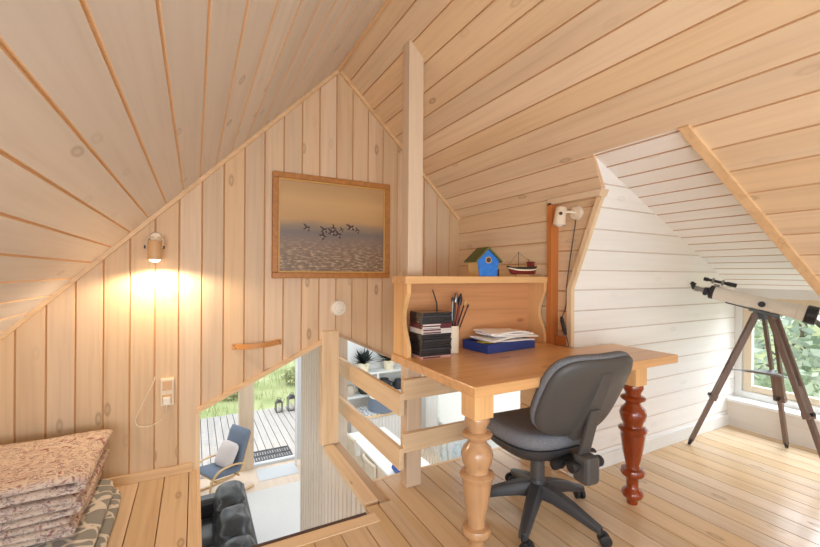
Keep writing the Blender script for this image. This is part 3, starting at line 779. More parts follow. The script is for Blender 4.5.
for x_, z0 in ((.217,-.456),(.226,-.472),(.487,-.445),(.492,-.459)):
    m_ = MB(); m_.lathe([(.0,0),(.004,0),(.003,.002),(0,.002)], (x_, G-.0135, z0), 10, M=Matrix.Rotation(PI/2,3,'X'), cap=False); obj('screw', m_, M['dark'], gh)
# smoke detector
sd = thing('smoke_detector', 'round white smoke detector on the gable wall below the painting', 'smoke detector', (.885, G, -.297))
RXm = Matrix.Rotation(PI/2, 3, 'X')
m_ = MB(); m_.lathe([(.0,0),(.054,0),(.054,.012),(.050,.024),(.034,.034),(.0,.036)], (.885, G-.0005, -.244), 36, M=RXm, cap=False); obj('cover', m_, M['whitep'], sd, smooth=35)
m_ = MB(); m_.lathe([(.0,.0),(.005,0),(.005,.003),(0,.003)], (.90, G-.034, -.258), 12, M=RXm, cap=False); m_.lathe([(.030,.0),(.032,0),(.032,.002),(.030,.002)], (.885, G-.033, -.244), 30, M=RXm, cap=False); obj('test_button', m_, M['clay'], sd)
# painting
pa = thing('framed_painting', 'framed painting of dark birds flying over a grey sea', 'painting', (.437, G, -.037))
PX0, PX1, PZ0, PZ1 = .437, 1.272, -.037, .655
m_ = MB(); fw = .038
for (a0_, a1_, b0_, b1_) in ((PX0, PX1, PZ0, PZ0+fw), (PX0, PX1, PZ1-fw, PZ1), (PX0, PX0+fw, PZ0+fw, PZ1-fw), (PX1-fw, PX1, PZ0+fw, PZ1-fw)):
    m_.box(a0_, a1_, G-.032, G-.0005, b0_, b1_)
obj('frame', m_, M['frame'], pa, bevel=.006)
m_ = MB(); e = .010
a0_, a1_, b0_, b1_ = PX0+fw, PX1-fw, PZ0+fw, PZ1-fw
for q in ((a0_, a1_, b0_, b0_+e), (a0_, a1_, b1_-e, b1_), (a0_, a0_+e, b0_+e, b1_-e), (a1_-e, a1_, b0_+e, b1_-e)): m_.box(q[0], q[1], G-.024, G-.010, q[2], q[3])
obj('inner_moulding', m_, M['framei'], pa, bevel=.002)
m_ = MB(); m_.box(a0_, a1_, G-.013, G-.006, b0_, b1_)
def bird(x, z, s_, r_):
    R = Matrix.Rotation(r_, 2)
    def pl(ps, mi, d_):
        vs = []
        for e_ in (0, 1):
            for (a_, b_) in ps:
                q_ = R @ Vector((a_*s_, b_*s_)); vs.append((x+q_.x, G-.0135-d_-.0005*e_, z+q_.y))
        n_ = len(ps); m_.add(vs, [(i, (i+1) % n_, n_+(i+1) % n_, n_+i) for i in range(n_)]+[tuple(range(n_-1,-1,-1)), tuple(range(n_,2*n_))], mi)
    pl([(-.026,.0),(-.010,-.006),(.012,-.005),(.022,.003),(.012,.005),(-.010,.005)], 1, 0)
    pl([(-.006,.003),(.006,.003),(.002,.014),(-.010,.030),(-.014,.028)], 1, .0004)
    pl([(-.004,-.003),(.006,-.003),(.010,-.016),(.004,-.026),(.0,-.014)], 1, .0004)
    pl([(-.008,-.004),(.006,-.004),(.004,-.0075),(-.006,-.0075)], 2, .0008)
W_ = PX1-PX0; H_ = PZ1-PZ0
for (fx, fz, s_, r_) in ((.27,.44,.9,.3),(.40,.51,1.0,-.3),(.41,.45,.9,.5),(.475,.47,1.0,.4),(.49,.43,.8,-.2),(.53,.49,1.0,.2),(.56,.44,.6,.1),(.64,.41,1.0,.6),(.70,.44,.7,.1)):
    bird(PX0+W_*fx, PZ0+H_*(1-fz)-.05, s_*1.3, r_)
obj('canvas', m_, [M['paint'], M['bird'], M['birdw']], pa)
# lamp on the set-back bay
kb = Vector((KR, 1.575, .355))
kl = thing('wall_spotlight', 'unlit cream wall spotlight beside the dormer above the desk', 'wall lamp', kb)
RYm = Matrix.Rotation(-PI/2, 3, 'Y')
m_ = MB(); m_.lathe([(.0,0),(.042,0),(.042,.012),(.036,.02),(.0,.022)], kb+Vector((-.0005,0,0)), 28, M=RYm, cap=False); obj('base', m_, M['cream'], kl, smooth=40)
m_ = MB(); m_.tube([kb+Vector((-.02,0,0)), kb+Vector((-.05,.004,.004)), kb+Vector((-.065,.03,.006))], .008, 10); obj('arm', m_, M['cream'], kl, smooth=60)
hx = kb+Vector((-.07,.055,.03)); ax2 = Vector((-.15,.03,-1)).normalized(); M2 = ax2.to_track_quat('Z','Y').to_matrix()
m_ = MB(); m_.lathe([(.0,-.004),(.027,-.004),(.031,0),(.034,.08),(.036,.10),(.033,.10),(.030,.08),(.0,.075)], hx, 28, M=M2, cap=False); obj('lamp_head', m_, M['cream'], kl, smooth=45)
m_ = MB(); m_.ball(hx+ax2*.09, .026, .026, .02, 8, 18); obj('bulb', m_, M['whitep'], kl, smooth=180)
m_ = MB(); m_.lathe([(0,0),(.009,0),(.009,.01),(0,.01)], hx+Vector((-.03,-.018,-.035)), 12, M=Matrix.Rotation(PI/2,3,'X'), cap=False); obj('knob', m_, M['dark'], kl)
m_ = MB(); m_.tube(smoothpts([kb+Vector((-.012,.0,-.04)), (KR-.006,1.60,.2), (KR-.006,1.64,-.05), (KR-.012,1.64,-.18), (KR-.045,1.642,-.255)]), .0025, 6); m_.tube(smoothpts([(KR-.06,1.60,-.345), (KR-.06,1.585,-.39), (KR-.065,1.578,-.415)]), .0025, 6); obj('cord', m_, M['teleb'], kl, smooth=180)
m_ = MB(); m_.tube([(KR-.045,1.645,-.25),(KR-.048,1.638,-.27),(KR-.056,1.612,-.325),(KR-.06,1.60,-.348)], [.008,.012,.012,.007], 10); obj('cord_switch', m_, M['teleb'], kl, smooth=50)

# ---------------------------------------------------------------- office chair (local frame: front = +y)
oc = thing('office_chair', 'charcoal swivel office chair with five casters pushed up to the desk', 'office chair', (1.487, 1.425, -H), rz=math.radians(-4))
def radial(a): return Vector((math.cos(a), math.sin(a), 0))
CA = [math.radians(a) for a in (4-75, 4-3, 4+69, 4+141, 4+213)]
for a in CA:
    dr = radial(a); sd_ = Vector((-dr.y, dr.x, 0))
    m_ = MB(); rows = [(.028,.165,.034,.034),(.09,.160,.032,.030),(.18,.137,.027,.024),(.27,.106,.022,.017),(.305,.096,.019,.014)]
    vs = []; 
    for (r_, z0, w_, h_) in rows:
        for (a_, b_) in ((-1,-1),(1,-1),(1.0,.3),(.6,1),(-.6,1),(-1.0,.3)): vs.append(dr*r_ + sd_*w_*a_ + Vector((0,0,z0-.03+h_*b_)))
    fs = []
    for i in range(len(rows)-1):
        for j in range(6): fs.append((i*6+j, i*6+(j+1) % 6, (i+1)*6+(j+1) % 6, (i+1)*6+j))
    fs += [tuple(range(5,-1,-1)), tuple((len(rows)-1)*6+j for j in range(6))]
    m_.add(vs, fs); lg = obj('base_leg', m_, M['blackp'], oc, local=True, smooth=35, bevel=.003)
    m_ = MB(); c_ = dr*.30
    ca = a + random.uniform(.5, 2.2); cd = radial(ca); cs = Vector((-cd.y, cd.x, 0)); cc_ = c_ + cd*.018
    Mq = Matrix((cs, cd, Vector((0,0,1)))).transposed() @ Matrix.Rotation(PI/2, 3, 'Y')
    for sg in (-1, 1):
        m_.lathe([(.0,-.010),(.020,-.010),(.026,-.007),(.026,.007),(.020,.010),(.0,.010)], cc_ + cs*sg*.014 + Vector((0,0,.0262)), 20, M=Mq, cap=False)
    m_.tube([cc_-cs*.005+Vector((0,0,.0265)), c_+Vector((0,0,.05)), c_+Vector((0,0,.075))], [.012,.010,.009], 10)
    obj('caster', m_, M['rubber'], lg, local=True, smooth=40)
m_ = MB(); m_.lathe([(.030,.105),(.040,.11),(.042,.165),(.036,.185),(.028,.19)], (0,0,0), 24); obj('hub', m_, M['blackp'], oc, local=True, smooth=40)
m_ = MB(); m_.lathe([(.034,.185),(.034,.33),(.022,.335),(.022,.385)], (0,0,0), 24); obj('gas_column', m_, M['shell'], oc, local=True, smooth=40)
# seat
def superel(t_, a_, b_, p_):
    c_ = math.cos(t_); s_ = math.sin(t_); return (math.copysign(abs(c_)**(2/p_), c_)*a_, math.copysign(abs(s_)**(2/p_), s_)*b_)
m_ = MB()
sh = [(.0,-.045),(.5,-.045),(.80,-.042),(.93,-.034),(1.0,-.012),(1.0,.008),(.965,.026),(.88,.036),(.6,.038),(.3,.034),(.0,.033)]
def seatf(u, v):
    r_, z_ = sh[int(round(u*(len(sh)-1)))]
    x, y = superel(2*PI*v, .245, .235, 3.2)
    z0 = .435 + z_; yy = y*r_
    z0 -= .055*max(0, (yy-.09)/.145)**2           # waterfall front
    z0 += .012*max(0, (-yy-.1)/.13)**2 + .010*abs(x*r_/.245)**3
    return Vector((x*r_*(1-.06*max(0,-yy)/.235), yy+.02, z0))
m_.grid(seatf, len(sh)-1, 44, cv=True); obj('seat', m_, M['fabric'], oc, local=True, smooth=180)
m_ = MB()
s2 = [(.0,-.09),(.50,-.105),(.78,-.092),(.95,-.055),(.975,-.03),(.9,-.03),(.0,-.03)]
def shellf(u, v):
    r_, z_ = s2[int(round(u*(len(s2)-1)))]
    x, y = superel(2*PI*v, .240, .230, 3.2); yy = y*r_
    return Vector((x*r_, yy+.02, .437+z_-.05*max(0,(yy-.09)/.145)**2*.9))
m_.grid(shellf, len(s2)-1, 40, cv=True); obj('seat_shell', m_, M['blackp'], oc, local=True, smooth=50)
m_ = MB(); m_.box(-.075, .075, -.16, .10, .335, .375); obj('mechanism', m_, M['blackp'], oc, local=True, bevel=.012)
# back support bar, knobs, lever
m_ = MB()
BARP = [(0,-.08,.355),(0,-.20,.352),(0,-.275,.352)]
m_.bar(BARP[0], BARP[2], .075, .03)
obj('back_arm', m_, M['blackp'], oc, local=True, bevel=.008)
m_ = MB(); i0 = 0
m_.box(-.040, .040, -.335, -.250, .300, .42); obj('bar_socket', m_, M['shell'], oc, local=True, bevel=.018)
tilt = math.radians(26)
bc = Vector((0, -.300, .665))
Rt = Matrix.Rotation(tilt, 3, 'X')
m_ = MB(); 
m_.bar(Vector((0,-.275,.40)), Vector((0,-.335,.62)), .058, .020, up=(0,1,0)); obj('back_bar', m_, M['shell'], oc, local=True, bevel=.006)
for sg, lab in ((1, None), (-1, None)):
    m_ = MB(); m_.lathe([(.0,0),(.011,0),(.011,.02),(.022,.024),(.024,.03),(.024,.046),(.020,.052),(0,.052)], (sg*.036, -.29, .375), 16, M=Matrix.Rotation(sg*PI/2, 3, 'Y'), cap=False); obj('knob', m_, M['rubber'], oc, local=True, smooth=35)
m_ = MB(); m_.tube([(.06,-.10,.35),(.13,-.14,.352),(.20,-.16,.345)], [.010,.012,.020], 10, flat=.45); obj('lever', m_, M['blackp'], oc, local=True, smooth=50)
m_ = MB(); m_.lathe([(.0,0),(.016,0),(.020,.01),(.020,.05),(.017,.056),(0,.056)], (-.05,-.21,.355), 16, M=Matrix.Rotation(-PI/2,3,'Y'), cap=False)
for k_ in range(6): m_.lathe([(.0215,.0),(.0215,.004)], (-.058-.008*k_,-.21,.355), 16, M=Matrix.Rotation(-PI/2,3,'Y'))
obj('tension_knob', m_, M['rubber'], oc, local=True, smooth=35)
# backrest: pad in front, plastic shell behind
def backpt(r_, t_, d_, hw=.236, hh=.205):
    x, z = superel(t_, hw, hh, 3.8)
    x *= r_; z *= r_
    x *= 1 - .02*(z/hh) - .08*max(0, -z/hh)**2
    y = d_ + .045*(x/.245)**2 + .020*math.cos(z/hh*2.0)*0 - .02*((z+.08)/hh)**2*(-1)*0
    q_ = Rt @ Vector((x, y, z)); return q_ + bc
pad = [(.0,.062),(.5,.060),(.85,.050),(.96,.034),(1.0,.012),(.99,-.002),(.95,-.006),(.0,-.006)]
m_ = MB(); m_.grid(lambda u, v: backpt(pad[int(round(u*7))][0], 2*PI*v, pad[int(round(u*7))][1]), 7, 48, cv=True); obj('backrest_pad', m_, M['fabric'], oc, local=True, smooth=180)
shl = [(.0,-.004),(.97,-.004),(.985,-.010),(.97,-.020),(.90,-.030),(.6,-.036),(.0,-.036)]
m_ = MB(); m_.grid(lambda u, v: backpt(shl[int(round(u*6))][0], 2*PI*v, shl[int(round(u*6))][1]), 6, 48, cv=True)
# moulded rib for the bar, tapering up the shell
vs = []
for (z0, w_, d_) in ((-.20,.045,-.045),(-.05,.048,-.052),(.08,.042,-.046),(.15,.030,-.036)):
    for (sx_, dd_) in ((-1,0),(-.8,1),(.8,1),(1,0)):
        q_ = Rt @ Vector((sx_*w_, (-.026 if dd_ == 0 else d_), z0)); vs.append(q_+bc)
fs = []
for i in range(3):
    for j in range(3): fs.append((i*4+j, i*4+j+1, (i+1)*4+j+1, (i+1)*4+j))
fs += [(0,4,8,12,15,11,7,3)[:0] or (3,2,1,0), (12,13,14,15)]
m_.add(vs, fs)
obj('backrest_shell', m_, M['shell'], oc, local=True, smooth=60)

# ---------------------------------------------------------------- telescope
te = thing('telescope', 'white refractor telescope on a wooden tripod at the dormer window', 'telescope', (3.27, 1.19, -H))
HB = Vector((3.27, 1.19, -.25))
feet = [Vector((3.045, 1.525, -H)), Vector((3.585, 1.18, -H)), Vector((3.17, .84, -H))]
E0 = Vector((1.1408, .5207, -.0420))*2.72; E1 = Vector((1.372, .396, -.1010))*2.36
ad = (E1-E0).normalized(); At = ad.to_track_quat('Z','Y').to_matrix(); Ln = (E1-E0).length
for f_ in feet:
    dd = f_-HB; hor = Vector((dd.x, dd.y, 0)).normalized(); top = HB + hor*.045 + Vector((0,0,.0))
    dn = (f_-top); sdv = dn.cross(Vector((0,0,1))).normalized()
    m_ = MB(); mid = top + dn*.62
    for sg in (-1, 1): m_.bar(top+sdv*sg*.025, mid+sdv*sg*.021, .018, .030, up=sdv.cross(dn))
    m_.bar(top+dn*.60-sdv*.0, top+dn*.64, .064, .036, up=sdv.cross(dn)); m_.bar(top-dn*.01, top+dn*.03, .052, .026, up=sdv.cross(dn))
    lg = obj('leg', m_, M['tripod'], te, bevel=.002)
    m_ = MB(); m_.bar(top+dn*.45, top+dn*.965, .024, .026, up=sdv.cross(dn)); obj('lower_leg', m_, M['tripod'], lg)
    m_ = MB(); m_.tube([top+dn*.955, f_-dn.normalized()*.0], [.015,.009], 10); obj('rubber_foot', m_, M['rubber'], lg)
    m_ = MB(); kp = top+dn*.615; kn = sdv.cross(dn).normalized(); 
    if kn.dot(Vector((-1,-.5,0))) < 0: kn = -kn
    m_.tube([kp+kn*.012, kp+kn*.034], .011, 10); obj('clamp_knob', m_, M['teleb'], lg)
m_ = MB(); m_.lathe([(.0,-.03),(.05,-.03),(.055,-.015),(.05,.012),(.03,.02),(.026,.075),(.03,.08),(.03,.09),(0,.09)], HB, 24, cap=False); obj('mount_head', m_, M['mountg'], te, smooth=40)
Q0 = E0 + ad*((HB-E0).dot(ad)); Q0 = Vector((Q0.x, Q0.y, Q0.z))
upv = (Vector((0,0,1)) - ad*ad.z).normalized(); sdt = ad.cross(upv).normalized()
m_ = MB(); base = HB+Vector((0,0,.085))
for sg in (-1, 1): m_.bar(base+sdt*sg*.02, Q0+sdt*sg*.02-upv*.045, .012, .05, up=ad)
m_.bar(Q0-upv*.052-ad*.075, Q0-upv*.052+ad*.075, .05, .018, up=upv); obj('yoke', m_, M['mountg'], te, bevel=.003)
m_ = MB(); m_.tube([Q0-upv*.05, HB+Vector((.02,-.03,.0))-ad*.0+Vector((.0,-.02,.0)), ], .004, 6); m_.tube([HB+Vector((0,0,.03)), HB+Vector((.03,-.05,.02))], .006, 8); m_.tube([HB+Vector((.03,-.05,.02)), HB+Vector((.10,-.075,.012))], .0035, 8); m_.tube([Q0-upv*.05, Q0-upv*.045-ad*.20+sdt*.02], .004, 6); obj('control_rod', m_, M['teleb'], te)
m_ = MB(); R0 = .043
m_.lathe([(.0,0),(R0*.99,0),(R0,.004),(R0,Ln*.80),(R0*1.03,Ln*.80),(R0*1.03,Ln*.83),(R0*1.14,Ln*.835),(R0*1.14,Ln-.045),(R0*1.12,Ln-.045)], E0, 36, M=At, cap=False); obj('tube', m_, M['telew'], te, smooth=35)
m_ = MB(); m_.lathe([(R0*1.16,Ln-.05),(R0*1.30,Ln-.045),(R0*1.30,Ln),(R0*1.20,Ln+.003),(R0*1.05,Ln),(R0*1.05,Ln-.04),(0,Ln-.04)], E0, 36, M=At, cap=False); obj('objective_cell', m_, M['teleb'], te, smooth=35)
m_ = MB(); m_.lathe([(R0*1.03,-.012),(R0*1.06,-.010),(R0*1.06,.012),(R0*1.02,.014)], E0, 36, M=At, cap=False); m_.lathe([(0,-.045),(.022,-.045),(.026,-.02),(R0*1.03,-.011),(R0*.9,.0)], E0, 28, M=At, cap=False); obj('focuser', m_, M['teleb'], te, smooth=35)
m_ = MB(); c_ = E0-ad*.045
m_.tube([c_, c_-ad*.03], [.015,.015], 14); m_.tube([c_-ad*.03, c_-ad*.055], [.018,.018], 14); obj('eyepiece_holder', m_, M['metal'], te, smooth=40)
m_ = MB(); c2 = c_-ad*.055
m_.tube([c2-upv*.006, c2+upv*.022-ad*.018], .014, 14); m_.tube([c2-ad*.004+upv*.02, c2-ad*.030+upv*.034], [.015,.012], 14); obj('eyepiece', m_, M['teleb'], te, smooth=40)
m_ = MB(); 
for sg in (-1,1): m_.lathe([(0,0),(.012,0),(.014,.003),(.014,.012),(0,.014)], E0-ad*.030-upv*.016+sdt*sg*.028, 14, M=(sdt*sg).to_track_quat('Z','Y').to_matrix(), cap=False)
m_.tube([E0-ad*.030-upv*.016-sdt*.03, E0-ad*.030-upv*.016+sdt*.03], .004, 8); obj('focus_knob', m_, M['teleb'], te, smooth=40)
fd = E0 + upv*(R0+.034) + ad*.01
m_ = MB(); m_.lathe([(0,-.075),(.013,-.075),(.013,-.05),(.0095,-.048),(.0095,.045),(.014,.06),(.014,.105),(.012,.105),(.011,.07),(0,.07)], fd, 18, M=At, cap=False); fdo = obj('finder_scope', m_, M['teleb'], te, smooth=40)
m_ = MB(); 
for o_ in (-.022, .032): m_.lathe([(.010,o_-.006),(.019,o_-.006),(.019,o_+.006),(.010,o_+.006)], fd, 18, M=At)
m_.bar(fd+ad*.005-upv*.018, fd+ad*.005-upv*.038, .02, .03, up=ad); obj('finder_bracket', m_, M['metal'], fdo, smooth=40)
m_ = MB(); m_.tube([Q0-ad*.02+sdt*.040, Q0-ad*.02+sdt*.065], [.018,.018], 14); obj('altitude_knob', m_, M['teleb'], te, smooth=40)
m_ = MB(); m_.tube([Q0-ad*.02-sdt*.038, Q0-ad*.02-sdt*.066], [.020,.016], 14); m_.bar(Q0-ad*.08-sdt*.044, Q0+ad*.01-sdt*.044, .008, .03, up=upv); obj('altitude_clamp', m_, M['teleb'], te, smooth=40)
# accessory tray between the legs
tz = -.63
tp = []
for f_ in feet:
    dd = f_-HB; hor = Vector((dd.x, dd.y, 0)).normalized(); a_ = HB+hor*.045; u_ = (tz-a_.z)/(f_.z-a_.z); tp.append(a_+(f_-a_)*u_)
cen = sum(tp, Vector())/3
m_ = MB(); m_.prism([tuple((cen+(p_-cen)*.62)[:2]) for p_ in tp], lambda p_, z0: (p_[0], p_[1], z0), tz-.006, tz+.006)
for p_ in tp: m_.bar(cen, p_, .02, .006)
obj('accessory_tray', m_, M['metal'], te)

# ---------------------------------------------------------------- folded bedding on the left
def slabcushion(name, x0, x1, y0, y1, z0, z1, seed, label):
    m_ = MB(); cx_, cy_, cz_ = (x0+x1)/2, (y0+y1)/2, (z0+z1)/2; rx, ry, rz = (x1-x0)/2, (y1-y0)/2, (z1-z0)/2
    def f(u, v):
        a_ = -PI/2+PI*u; b_ = 2*PI*v; sp = lambda t_, p_: math.copysign(abs(t_)**p_, t_)
        ca = sp(math.cos(a_), .35)
        p_ = Vector((rx*ca*sp(math.cos(b_), .22), ry*ca*sp(math.sin(b_), .22), rz*sp(math.sin(a_), .55)))
        n_ = noise.noise(Vector((p_.x*5+seed, p_.y*5, seed)))
        p_.z += .004*n_*ca
        return p_+Vector((cx_, cy_, cz_))
    m_.grid(f, 20, 64, cv=True)
    return tag(obj(name, m_, M['leafcush'], smooth=180), label, 'cushion', 'grey leaf-patterned floor cushions')
slabcushion('floor_cushion', -1.02, -.318, 1.45, 2.60, -H, -H+.062, 1, 'lower grey leaf-patterned floor cushion, its edge on the floor under another')
slabcushion('floor_cushion', -1.03, -.345, 1.42, 2.585, -H+.062, -H+.122, 4, 'upper grey leaf-patterned floor cushion directly under the folded quilts')
def quilt(x0, x1, y0, y1, z0, th, layers, seed, label):
    """a quilt folded to and fro: S-shaped section swept along y"""
    path = []; lt = th/layers; r_ = lt/2*.96
    for k in range(layers):
        zc_ = z0 + lt*(k+.5)
        ex = (random.Random(seed+k).random()-.5)*.03
        xs = [x0+r_+(x1-x0-2*r_)*i/16 for i in range(17)]
        if k % 2: xs = xs[::-1]
        path += [(x, zc_) for x in xs]
        if k < layers-1:
            c_ = (xs[-1], zc_+lt/2); sg = 1 if k % 2 == 0 else -1
            for j in range(1, 6):
                a_ = -PI/2 + PI*j/6
                path.append((c_[0]+sg*math.cos(a_)*lt*.5, c_[1]+math.sin(a_)*lt/2))
    n_ = len(path); hw = lt*.47
    left = []; right = []
    for i in range(n_):
        a_ = Vector(path[max(0,i-1)]); b_ = Vector(path[min(n_-1,i+1)]); t_ = (b_-a_).normalized(); nn_ = Vector((-t_.y, t_.x))
        left.append(Vector(path[i])+nn_*hw); right.append(Vector(path[i])-nn_*hw)
    e0 = Vector(path[0]); e1 = Vector(path[-1])
    ring = left + [e1+(e1-Vector(path[-2])).normalized()*hw*.8] + right[::-1] + [e0+(e0-Vector(path[1])).normalized()*hw*.8]
    m_ = MB(); ny = 22; nr_ = len(ring)
    def f(u, v):
        i = int(round(v*nr_)) % nr_
        p_ = ring[i]
        # round the ends of the roll towards the layer centre
        e = min(u, 1-u)*ny
        sq = 1.0 if e >= 2 else (.80 if e >= 1 else .35)
        if e < 2:
            lay = min(layers-1, max(0, int((p_.y-z0)/lt))); zc_ = z0+lt*(lay+.5)
            pz = zc_ + (p_.y-zc_)*sq
        else: pz = p_.y
        uu = u if 0 < u < 1 else u
        y = y0 + (y1-y0)*uu
        q_ = Vector((p_.x, y, pz))
        lay = int((q_.z-z0)/lt+.001)
        n1 = noise.noise(Vector((p_.x*4+seed*3.1, y*4, lay*5.3))); n2 = noise.noise(Vector((p_.x*14, y*14, seed+lay)))
        q_.z += .006*n1 + .0025*n2
        q_.x += .012*noise.noise(Vector((seed, y*5, q_.z*30)))
        q_.y += .016*noise.noise(Vector((seed+9, p_.x*5, lay*3.7)))
        return q_
    m_.grid(f, ny, nr_, cv=True, caps=True)
    return tag(obj('folded_quilt', m_, M['quilt'], smooth=180), label, 'quilt', 'folded paisley quilts in a stack')
quilt(-1.02, -.425, 2.02, 2.56, -H+.124, .079, 3, 1, 'lowest folded pink paisley quilt lying on the grey leaf cushions')
quilt(-1.00, -.400, 2.01, 2.57, -H+.211, .079, 3, 2, 'middle folded pink paisley quilt of the stack by the gable wall')
quilt(-1.00, -.390, 2.00, 2.57, -H+.298, .073, 2, 3, 'topmost folded pink paisley quilt of the stack by the gable wall')

# ---------------------------------------------------------------- the room below
t = MB(); t.box(-4, 5.2, -.5, 7.85, LZ-.1, LZ); struct('floor_lower', t, M['lowfl'])
FW = 7.8
t = MB(); t.box(1.95, 4.4, FW, FW+.15, LZ, .6); t.box(-4, -1.6, FW, FW+.15, LZ, .6); t.box(-1.6, 1.95, FW, FW+.15, -1.15, .6); struct('wall_far', t, M['white_paint'])
RWX = 4.25
t = MB()
for (y0, y1, z0, z1) in ((-.5,3.9,LZ,-1.3),(5.15,5.45,LZ,.2),(6.75,FW,LZ,.2),(3.9,5.15,LZ,-2.6),(3.9,5.15,-1.25,.2),(5.45,6.75,LZ,-2.9),(5.45,6.75,-1.7,.2)): t.box(RWX, RWX+.15, y0, y1, z0, z1)
struct('wall_kitchen', t, M['white_paint'])
t = MB(); t.hexa([(-3,2.86,la(-3)+.03),(.76,2.86,la(.76)+.03),(.76,FW,la(.76)+.03),(-3,FW,la(-3)+.03),(-3,2.86,la(-3)+.08),(.76,2.86,la(.76)+.08),(.76,FW,la(.76)+.08),(-3,FW,la(-3)+.08)])
struct('ceiling_lower', t, M['white_paint'])
def winframe(name, x, y0, y1, z0, z1, n):
    w = thing(name, None, None, (x, (y0+y1)/2, z0)); w['kind'] = 'structure'
    f_ = MB(); e = .07
    f_.box(x-.02, x+.08, y0, y0+e, z0, z1); f_.box(x-.02, x+.08, y1-e, y1, z0, z1); f_.box(x-.02, x+.08, y0+e, y1-e, z0, z0+e); f_.box(x-.02, x+.08, y0+e, y1-e, z1-e, z1)
    obj('window_frame', f_, M['white_paint'], w)
    p_ = MB(); p_.box(x+.03, x+.036, y0+e*.9, y1-e*.9, z0+e*.9, z1-e*.9); obj('pane', p_, M['pane'], w)
    return w
winframe('window_2', RWX+.02, 5.45, 6.75, -2.9, -1.7, 2)
winframe('window_3', RWX+.02, 3.9, 5.15, -2.6, -1.25, 2)
dr_ = thing('door_1', None, None, (.2, FW, LZ)); dr_['kind'] = 'structure'
f_ = MB()
for x_ in (-1.6, -.55): f_.box(x_, x_+.12, FW+.02, FW+.12, LZ, -1.15)
f_.box(1.74, 1.95, FW+.0, FW+.12, LZ, -1.15)
f_.box(-1.48, 1.74, FW+.02, FW+.12, LZ, LZ+.05); f_.box(-1.48, 1.74, FW+.02, FW+.12, -1.25, -1.15)
obj('door_frame', f_, M['grey_paint'], dr_)
f_ = MB(); f_.box(.72, .97, FW-.02, FW+.14, LZ, -1.15); obj('mullion', f_, M['postZ'], dr_)
for x0, x1 in ((-1.48,-.55),(-.43,.72),(.97,1.74)):
    f_ = MB(); f_.box(x0, x1, FW+.06, FW+.068, LZ+.05, -1.25); obj('pane', f_, M['pane'], dr_)
m_ = MB(); m_.tube([(1.68, FW-.25, LZ+.0), (1.68, FW-.25, -1.2)], .02, 12); struct('trim_23', m_, M['white_paint'])
def rugf():
    m_ = MB(); m_.box(.66, 1.72, 4.6, 6.95, LZ, LZ+.012); return m_
tag(obj('rug', rugf(), M['rug'], bevel=.004), 'large pale rug on the lower floor in front of the glass door', 'rug')
m_ = MB(); m_.box(1.0, 1.68, 7.25, 7.7, LZ, LZ+.008); tag(obj('door_mat', m_, M['grey_paint'], bevel=.002), 'pale grey mat inside the glass door', 'mat')
# deck outside
struct('deck', boards((0,0,LZ-.02), (0,1,0), (1,0,0), (0,0,1), -5, 4.6, .145, [(-5, 4.6, K(FW+.16), K(11.1))], t=.05, c=.008, g=.02), [M['deckm'], M['groove_deck']])
m_ = MB(); x0, x1, y0, y1 = 1.05, 1.72, 8.06, 8.50
for i in range(15): xx = x0+(x1-x0)*i/14; m_.box(xx-.012, xx+.012, y0, y1, LZ-.02, LZ+.0)
for yy in (y0, (y0+y1)/2, y1): m_.box(x0-.012, x1+.012, yy-.012, yy+.012, LZ-.02, LZ+.006)
tag(obj('door_grate', m_, M['iron']), 'dark slotted metal doormat on the deck outside the glass door', 'doormat')
def lantern(x, y, s_, label):
    o = thing('lantern', label, 'lantern', (x, y, LZ-.02), group='lanterns on the deck')
    m_ = MB(); w_ = .11*s_; h_ = .34*s_
    m_.box(-w_, w_, -w_, w_, 0, .02*s_)
    for a_ in (-1, 1):
        for b_ in (-1, 1): m_.box(a_*w_-.010, a_*w_+.010, b_*w_-.010, b_*w_+.010, .02*s_, h_)
    m_.box(-w_-.01, w_+.01, -w_-.01, w_+.01, h_, h_+.02*s_)
    m_.prism([(-w_,0),(w_,0),(w_*.3,.08*s_),(-w_*.3,.08*s_)], lambda p_, y_: (p_[0], y_, h_+.02*s_+p_[1]), -w_*.7, w_*.7)
    obj('housing', m_, M['iron'], o, local=True)
    m_ = MB(); m_.tube([(.05*math.cos(a_), 0, h_+.10*s_+.05*math.sin(a_)) for a_ in [2*PI*i/12 for i in range(12)]], .006, 6, closed=True); obj('ring', m_, M['iron'], o, local=True)
    m_ = MB(); m_.lathe([(.04,.02*s_),(.04,.16*s_)], (0,0,0), 14); obj('candle', m_, M['candle'], o, local=True)
    m_ = MB(); m_.box(-w_+.008, w_-.008, -w_+.004, w_-.004, .022*s_, h_-.002); obj('pane', m_, M['pane'], o, local=True)
lantern(1.95, 10.75, .72, 'smaller dark lantern on the deck, left of the pair')
lantern(2.28, 10.75, .92, 'larger dark lantern on the deck, right of the pair')
m_ = MB(); m_.lathe([(.0,0),(.10,0),(.15,.18),(.15,.22),(.12,.23),(.10,.20),(0,.20)], (2.60, 10.75, LZ-.02), 20, cap=False); m_.ball((2.60,10.75,LZ+.28), .15, .15, .10, 8, 14)
tag(obj('clay_pot', m_, M['terra'], smooth=50), 'round brown clay pot on the deck beside the larger lantern', 'pot')
